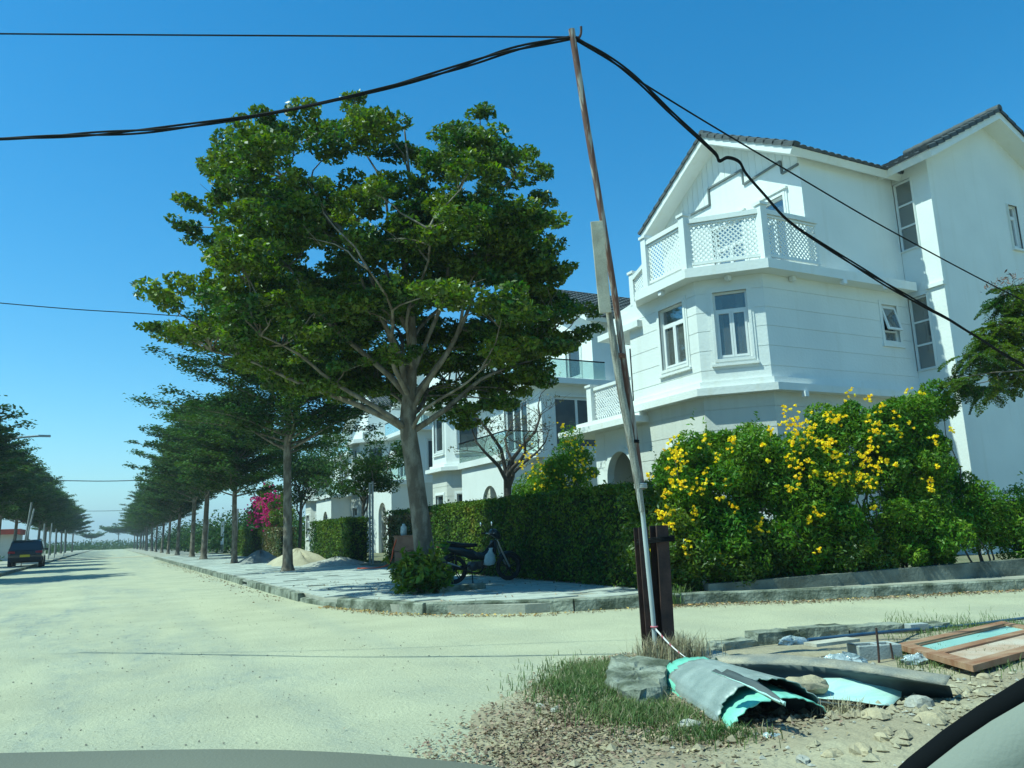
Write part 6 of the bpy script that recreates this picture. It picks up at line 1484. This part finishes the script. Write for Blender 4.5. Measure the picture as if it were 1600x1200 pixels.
# concrete block with a hollow, rebar, plastic
cb = thing('hollow_block', 'small hollow grey concrete block behind the curled sheet', 'block', G(1378, 1036))
p0, p1 = G(1345, 1040), G(1412, 1036); Xb = (p1-p0).normalized(); Yb = Vector((-Xb.y, Xb.x, 0)); mb = MB(); wl = (p1-p0).length
for a, b in (((0, 0, 0), (wl, .035, .15)), ((0, .165, 0), (wl, .20, .15)), ((0, .035, 0), (.035, .165, .15)), ((wl-.035, .035, 0), (wl, .165, .15)), ((.035, .035, 0), (wl-.035, .165, .03)), ((wl*.52, .035, .03), (wl*.52+.03, .165, .15))): box_at(mb, p0, Xb, Yb, ZU, a, b)
mb.build('block_shell', BLOCK, cb, bevel=.004)
for i, (x, y0, y1) in enumerate(((1372, 1042, 981), (1394, 1038, 1005))):
    b = G(x+2, y0); tz = PP(x-3, y1, NP, NP.dot(b)); mb = MB(); mb.tube([b, b.lerp(tz, .5)+LAT*.004, tz], .009 if i == 0 else .008, 7); tag(mb.build('steel_rod', STEEL), ['taller rusty steel rod standing by the hollow block', 'shorter rusty steel rod standing by the hollow block'][i], 'rod')
def crumple(label, x, y, rx, ry, rz, seed, m=PLAST, name='plastic_bag', cat='plastic bag', z=None):
    rg = np.random.default_rng(seed); p = G(x, y, .05); n, k = 26, 12; mb = MB(); vs = []
    for i in range(k+1):
        th = pi*i/k
        for j in range(n):
            t = 2*pi*j/n; q = 1+.28*rg.random()-.14+.2*sin(3*t+seed)+.12*sin(7*t+th*5); vs.append((sin(th)*cos(t)*rx*q, sin(th)*sin(t)*ry*q, max(cos(th)*rz*q, -.03)))
    mb.add(vs, [(i*n+j, (i+1)*n+j, (i+1)*n+(j+1) % n, i*n+(j+1) % n) for i in range(k) for j in range(n)])
    o = mb.build(name, m); o.location = p; o.rotation_euler = (0, 0, -.4); tag(o, label, cat)
crumple('crumpled clear plastic bag left of the hollow block', 1318, 1038, .17, .09, .07, 1); crumple('crumpled clear plastic between the hollow block and the door', 1440, 1032, .17, .07, .045, 2); crumple('clear plastic scrap at the kerb edge, left end of the blue pipe', 1238, 1004, .13, .07, .05, 3)
p = G(1222, 1160, .05); mb = MB(); mb.lathe([(.001, -.10), (.03, -.10), (.042, -.085), (.043, -.02), (.040, .0), (.043, .02), (.042, .06), (.018, .10), (.014, .13), (.001, .13)], (0, 0, 0), 'x', 16); o = mb.build('plastic_bottle', PLAST); o.location = p; o.rotation_euler = (0, .15, -.5); tag(o, 'squashed clear plastic bottle lying below the arched sheets', 'bottle')
p = G(1276, 1143, .07); mb = MB(); mb.box((-.06, -.008, -.004), (.06, .008, .004)); o = mb.build('blue_strip', BLUEP if False else mat('bright_blue_plastic', (.05, .30, .62), None, 3, .4)); o.location = p; o.rotation_euler = (0, -.5, .3); tag(o, 'short bright blue plastic strip beside the bottle', 'plastic strip')
p = G(1041, 1170, .03); mb = MB(); mb.box((-.075, -.01, -.003), (.075, .01, .003)); o = mb.build('pale_strip', MINTZ); o.location = p; o.rotation_euler = (.1, .03, -.3); tag(o, 'pale strip of plastic lying on the dead leaves below the sheets', 'plastic strip')
bp_ = [G(1262, 1000, .19), G(1330, 993, .19), G(1400, 986, .15), G(1450, 982, .06), G(1520, 976, .03), G(1600, 966, .03), G(1800, 945, .03)]
tag((lambda m: (m.tube(smooth_path(bp_, 5), .016, 8), m.build('water_pipe', BLUEP))[1])(MB()), 'dark blue plastic pipe lying along the old kerb', 'pipe')
for i, (x, y, l, a) in enumerate(((1432, 979, .20, -.3), (1447, 985, .24, -.35), (1470, 980, .20, -.25))):
    zz_ = [.10, .03, .03][i]; p = G(x, y, zz_); mb = MB(); mb.box((-l/2, -.05, -.03), (l/2, .05, .03)); o = mb.build('brick', BLOCK, bevel=.004); o.location = p; o.rotation_euler = (0, 0, a); tag(o, ['grey brick lying on top of two others by the blue pipe', 'grey brick under the top one by the blue pipe, left', 'grey brick by the blue pipe, right of the pair'][i], 'brick')
p = G(1300, 1003, .19); mb = MB(); mb.box((-.24, -.07, -.012), (.24, .07, .012)); o = mb.build('board_scrap', BOARD); o.location = p; o.rotation_euler = (0, 0, -.05); tag(o, 'pale board scrap lying on the old kerb by the blue pipe', 'board')
# rubble clods, pebbles, grass, straw, dead leaves
def pebbles(name, n, region, rmin, rmax, m, seed, zf, cluster=None):
    rg = np.random.default_rng(seed); mb = MB(); c = 0
    dirs = [(1, 0, 0), (-1, 0, 0), (0, 1, 0), (0, -1, 0), (0, 0, 1), (0, 0, -1)]; F8 = [(0, 2, 4), (2, 1, 4), (1, 3, 4), (3, 0, 4), (2, 0, 5), (1, 2, 5), (3, 1, 5), (0, 3, 5)]
    while c < n:
        x, y = region(rg)
        r = rmin+(rmax-rmin)*rg.random()**3; z = zf(x, y); k = rg.uniform(.6, 1.3, 6); t = rg.random()*6; ct, st_ = cos(t), sin(t)
        mb.add([(x+(d[0]*ct-d[1]*st_)*r*k[i], y+(d[0]*st_+d[1]*ct)*r*k[i], z+r*.25+d[2]*r*.62*k[i]) for i, d in enumerate(dirs)], F8); c += 1
    return mb.build(name, m, kind='stuff')
pebbles('rubble_clods', 900, lambda rg: (rg.normal(4.5, 1.0), rg.normal(3.1, .55)), .008, .05, EARTH, 1, verge_z)
pebbles('sand_clods', 700, lambda rg: (rg.normal(6.6, 1.3), rg.normal(3.4, .6)), .006, .035, SAND, 2, verge_z)
pebbles('rubble_gravel', 700, lambda rg: (rg.normal(4.2, 1.3), rg.normal(3.3, .8)), .004, .022, ROCKW, 3, verge_z)
def road_r(rg):
    while True:
        x = rg.uniform(-4.3, 3.2); y = 2.5+22*rg.random()**1.5
        if rg.random() < .3+.7*(abs(x-1) < 2.5): return x, y
pebbles('road_gravel', 3400, road_r, .003, .011, mat('dark_gravel', (.16, .15, .12), (.28, .26, .2), 9, .95), 4, lambda x, y: .008)
def kerb_r(rg):
    i = rg.integers(0, len(KS)-2); t = rg.random(); return KS[i][0]+(KS[i+1][0]-KS[i][0])*t+rg.normal(0, .1), KS[i][1]+(KS[i+1][1]-KS[i][1])*t-.12-abs(rg.normal(0, .12))
pebbles('kerb_grit', 1600, kerb_r, .004, .02, mat('kerb_grit', (.30, .24, .15), (.17, .14, .09), 9, .95), 5, lambda x, y: .01)
def kerb_r3(rg):
    i = rg.integers(6, len(KS)-1); t = rg.random(); k = min(i, len(KS)-2); e = (KS[k+1][0]-KS[k][0]); t = t if k < len(KS)-2 else t*.25
    return KS[k][0]+e*t+rg.normal(0, .1), KS[k][1]+(KS[k+1][1]-KS[k][1])*t-.10-abs(rg.normal(0, .22))
def kerb_r2(rg): y = 16+44*rg.random(); return 3.2-abs(rg.normal(0, .25)), y
pebbles('gutter_grit', 900, kerb_r2, .006, .03, mat('gutter_soil', (.26, .19, .11), (.17, .13, .08), 9, .95), 6, lambda x, y: .006)
def litter(name, n, reg, size, m, seed, zf):
    rg = np.random.default_rng(seed); C = np.array([reg(rg) for _ in range(n)]); Z = np.array([zf(x, y) for x, y in C])+.006+.012*rg.random(n)
    V = leaf_verts(np.column_stack([C, Z]), size, .62, .5, rg, .5); V[:, 1, 2] += size*.15; V[:, 3, 2] += size*.12
    quads_obj(name, V, n, m, kind='stuff')
def lit_reg(rg):
    while True:
        x = rg.uniform(1.5, 5.0); y = rg.uniform(2.6, 6.4)
        p = Vector((x, y)); 
        # band of leaves along the road edge of the verge
        c = Vector((2.6, 4.5)); u = Vector((.75, .66)).normalized(); q = p-c; a = q.dot(u); b = q.dot(Vector((-u.y, u.x)))
        if abs(b) < .35+.2*rg.normal() and -1.6 < a < 2.6: return x, y
litter('dead_leaves', 8500, lit_reg, .028, DEADL, 1, verge_z)
litter('dead_leaves_lower', 4000, lambda rg: (rg.normal(2.9, .55), rg.normal(3.9, .35)), .028, DEADL, 2, verge_z)
litter('fallen_leaves_kerb', 700, kerb_r, .045, mat('yellow_fallen_leaf', (.45, .32, .08), (.3, .2, .08), 9, .8, isl=.3), 3, lambda x, y: .012)
litter('side_street_leaves', 1500, kerb_r3, .04, DEADL, 13, lambda x, y: .01)
litter('pavement_litter', 260, lambda rg: (rg.uniform(3.6, 8), rg.uniform(11, 19)), .05, DEADL, 4, lambda x, y: .155)
def grass(name, n, reg, h, m, seed, zf, w=.003, lean=.9):
    rg = np.random.default_rng(seed); V = np.empty((n*2, 4, 3)); 
    for i in range(n):
        x, y = reg(rg); z = zf(x, y)-.005; hh = h*rg.uniform(.45, 1.2); a = rg.random()*2*pi; l = lean*rg.random()*hh; dx, dy = cos(a), sin(a); px, py = -dy*w, dx*w
        m1 = np.array([x+dx*l*.35, y+dy*l*.35, z+hh*.55]); t = np.array([x+dx*l*1.2, y+dy*l*1.2, z+hh*(1-.25*rg.random())])
        V[2*i] = [(x-px, y-py, z), (x+px, y+py, z), m1+np.array([px, py, 0])*.8, m1-np.array([px, py, 0])*.8]; V[2*i+1] = [m1-np.array([px, py, 0])*.8, m1+np.array([px, py, 0])*.8, t+np.array([px, py, 0])*.1, t-np.array([px, py, 0])*.1]
    quads_obj(name, V, n*2, m, kind='stuff')
def gpix(cx, cy, sx, sy):
    def f(rg):
        p = G(rg.normal(cx, sx), rg.normal(cy, sy)); return p.x, p.y
    return f
def grass_reg(rg):
    while True:
        sel = rg.random()
        if sel < .50: p = G(rg.normal(925, 42), rg.normal(1083, 17))
        elif sel < .76: p = G(rg.normal(1010, 55), rg.normal(1133, 11))
        elif sel < .92: p = G(rg.normal(940, 40), rg.normal(1050, 7))
        else: p = G(rg.normal(1120, 60), rg.normal(1170, 7))
        a = Vector((3.95, 4.95)); b = Vector((3.45, 3.5)); q = Vector((p.x, p.y)); t = max(0, min(1, (q-a).dot(b-a)/(b-a).length_squared))
        if (q-a.lerp(b, t)).length > .36: return p.x, p.y
grass('verge_grass', 12500, grass_reg, .075, GRASS, 1, verge_z)
grass('dry_grass', 1100, lambda rg: grass_reg(rg), .08, STRAW, 2, verge_z, .003, .9)
grass('straw_at_pole', 900, lambda rg: (rg.normal(4.3, .16), rg.normal(5.55, .10)), .22, STRAW, 3, lambda x, y: .08, .003, .8)
grass('straw_tuft_right', 350, gpix(1315, 1135, 20, 9), .09, STRAW, 4, verge_z, .003, 1.2)
grass('kerb_grass', 1600, lambda rg: (lambda p: (p.x, p.y))(G(rg.uniform(1380, 1600), rg.normal(985, 10))), .07, GRASS, 5, verge_z)
grass('door_grass', 900, lambda rg: (lambda p: (p.x, p.y))(G(rg.uniform(1400, 1600), rg.normal(1042, 10)+ -.2*0)), .07, GRASS, 6, verge_z)
grass('kerb_weeds', 700, lambda rg: (lambda p: (p.x, p.y+.35))(G(rg.normal(1075, 12), rg.normal(944, 3))), .25, LBUSH if False else GRASS, 7, lambda x, y: .05, .008, .7)

# tree reaching in from the right edge, feathery compound leaves
def fern_tree():
    base = Vector((17.3, 7.6, 0)); R = thing('feathery_tree', 'feathery-leaved tree branch hanging in at the right edge in front of the villa', 'tree', base); rn = np.random.default_rng(8); rg = random.Random(8)
    mb = MB(); mb.tube(smooth_path([base, base+Vector((-.1, .1, 2)), base+Vector((-.4, .3, 3.6)), base+Vector((-.2, .4, 5.5))], 4), [.16-.1*i/12 for i in range(13)], 10); mb.build('trunk', BARK, R)
    f = base+Vector((-.35, .28, 3.4)); br = MB(); V = []; tw = MB()
    K = {}
    def q(x, y, Y): return PY(x, y, Y)
    tips = [(1500, 590, 8.3), (1525, 600, 8.4), (1550, 610, 8.6), (1515, 560, 8.2), (1540, 575, 8.5), (1570, 590, 8.3), (1590, 560, 8.5), (1530, 535, 8.4), (1555, 545, 8.2), (1580, 530, 8.6), (1560, 505, 8.4), (1590, 500, 8.3), (1575, 480, 8.5), (1595, 470, 8.4), (1620, 500, 8.4), (1620, 550, 8.5), (1640, 470, 8.4), (1650, 520, 8.5), (1680, 480, 8.4), (1560, 470, 8.5), (1585, 455, 8.3), (1610, 580, 8.3), (1545, 520, 8.6), (1575, 560, 8.4), (1600, 530, 8.2), (1568, 515, 8.7), (1605, 450, 8.6)]
    def frond(a, d, L):
        n = 16; pts = [a+d*(L*i/n)-ZU*(.55*L*(i/n)**2) for i in range(n+1)]; tw.tube(pts[::4], [.006, .005, .004, .003, .002], 4)
        side = d.cross(ZU).normalized(); C = []; 
        for i in range(1, n+1):
            ll = L*.36*sin(pi*min(1, .12+.88*i/n))**.7
            for s in (-1, 1):
                for k in range(1, 8): C.append(pts[i]+side*s*ll*k/7+d*ll*.25*k/7-ZU*.18*ll*k/7+Vector(rn.normal(size=3)*.006))
        return np.array([tuple(c) for c in C])
    for i, t in enumerate(tips):
        e = q(*t); limb(br, f, e, .035, .008, i, .06, 6, .12)
        for k in range(11):
            a = rg.uniform(0, 2*pi); d = Vector((cos(a), sin(a)*.6, rg.uniform(-.7, .3))).normalized(); C = frond(e+Vector((rg.uniform(-.1, .1), rg.uniform(-.2, .2), rg.uniform(-.1, .1))), d, rg.uniform(.28, .46)); V.append(leaf_verts(C, .052, .55, .42, rn))
    br.build('branches', BARK, R); tw.build('twigs', BARKD, R); V = np.concatenate(V); quads_obj('crown', V, len(V), LEAF, R)
    # dry pods on bare twigs above
    V = []; tm_ = MB()
    for i in range(16):
        a = q(1575+rg.uniform(-15, 40), 462, 8.4); e = q(1545+i*7+rg.uniform(-6, 6), 432+rg.uniform(-8, 18), 8.4+rg.uniform(-.2, .2)); tm_.tube([a, a.lerp(e, .5)+ZU*.05, e], [.006, .004, .003], 4)
        V.append(leaf_verts(np.array(e)+rn.normal(size=(7, 3))*.05, .09, .1, .3, rn))
    tm_.build('dry_twigs', BARKD, R); V = np.concatenate(V); quads_obj('seed_pods', V, len(V), mat('dry_pod', (.12, .07, .06), (.2, .13, .1), 6, .8), R)
fern_tree()

# ================================================================== THE CAR THE PHOTO IS TAKEN FROM
OC = thing('own_car', 'grey car the view is taken from, dashboard strip and dark pillar showing', 'car', (0, 0, 0))
def cp_(x, y, d): return CAMP+ray(x, y)*d
mb = MB(); rows = []
edge = [(-300, 1182), (-100, 1178), (0, 1176.5), (120, 1174), (250, 1171.5), (350, 1170.5), (450, 1172), (560, 1177), (650, 1184), (720, 1191), (790, 1201), (900, 1225), (1100, 1290)]
for (x, y) in edge:
    a = cp_(x, y, .85); rows.append([a+ZU*-.02+Vector((.01, .05, -.03)), a+Vector((.0, .015, -.006)), a, a-Vector((.4588, .8885, 0))*.10+ZU*(-.012), a-Vector((.4588, .8885, 0))*.26+ZU*(-.07)])
rows = dens(rows, 4); nv = 5
mb.add([p for r in rows for p in r], [(i*nv+j, i*nv+j+1, (i+1)*nv+j+1, (i+1)*nv+j) for i in range(len(rows)-1) for j in range(nv-1)], smooth=True); mb.build('dashboard', DASH, OC)
e1 = [cp_(x, y, .62) for x, y in ((1360, 1245), (1415, 1200), (1470, 1155), (1530, 1112), (1600, 1067), (1700, 1006), (1900, 900))]
e2 = [cp_(x, y, .60) for x, y in ((1395, 1260), (1449, 1200), (1500, 1160), (1550, 1126), (1600, 1097), (1700, 1040), (1900, 935))]
e3 = [cp_(x, y, .58) for x, y in ((1500, 1400), (1600, 1350), (1680, 1300), (1740, 1260), (1800, 1220), (1900, 1150), (2050, 1050))]
mb = MB(); mb.tube([a.lerp(b, .5) for a, b in zip(e1, e2)], .0085, 10); mb.build('pillar_seal', SEALB, OC)
mb = MB(); vs = []
for b, c in zip(e2, e3): vs += [b, b.lerp(c, .3)-CF*.01, c]
mb.add(vs, [(i*3+j, i*3+j+1, (i+1)*3+j+1, (i+1)*3+j) for i in range(6) for j in range(2)], smooth=True); mb.build('pillar_trim', PILLAR, OC)
for n_, th in (('dashboard', .01), ('pillar_trim', .006)):
    o = bpy.data.objects[n_]; md = o.modifiers.new('thickness', 'SOLIDIFY'); md.thickness = th

hz = MB(); hz.box((-4200, -4200, -1.5), (4200, 4200, 112)); ho = hz.build('haze', [], kind='stuff')
hm = bpy.data.materials.new('haze_air'); hm.use_nodes = True; hm.node_tree.nodes.clear()
pv = hm.node_tree.nodes.new('ShaderNodeVolumePrincipled'); pv.inputs['Color'].default_value = (.80, .90, 1.0, 1); pv.inputs['Density'].default_value = .0006; pv.inputs['Anisotropy'].default_value = .2
ou = hm.node_tree.nodes.new('ShaderNodeOutputMaterial'); hm.node_tree.links.new(pv.outputs[0], ou.inputs['Volume']); ho.data.materials.append(hm)
for o in list(bpy.data.objects):
    if o.type == 'EMPTY' and not o.children: bpy.data.objects.remove(o)
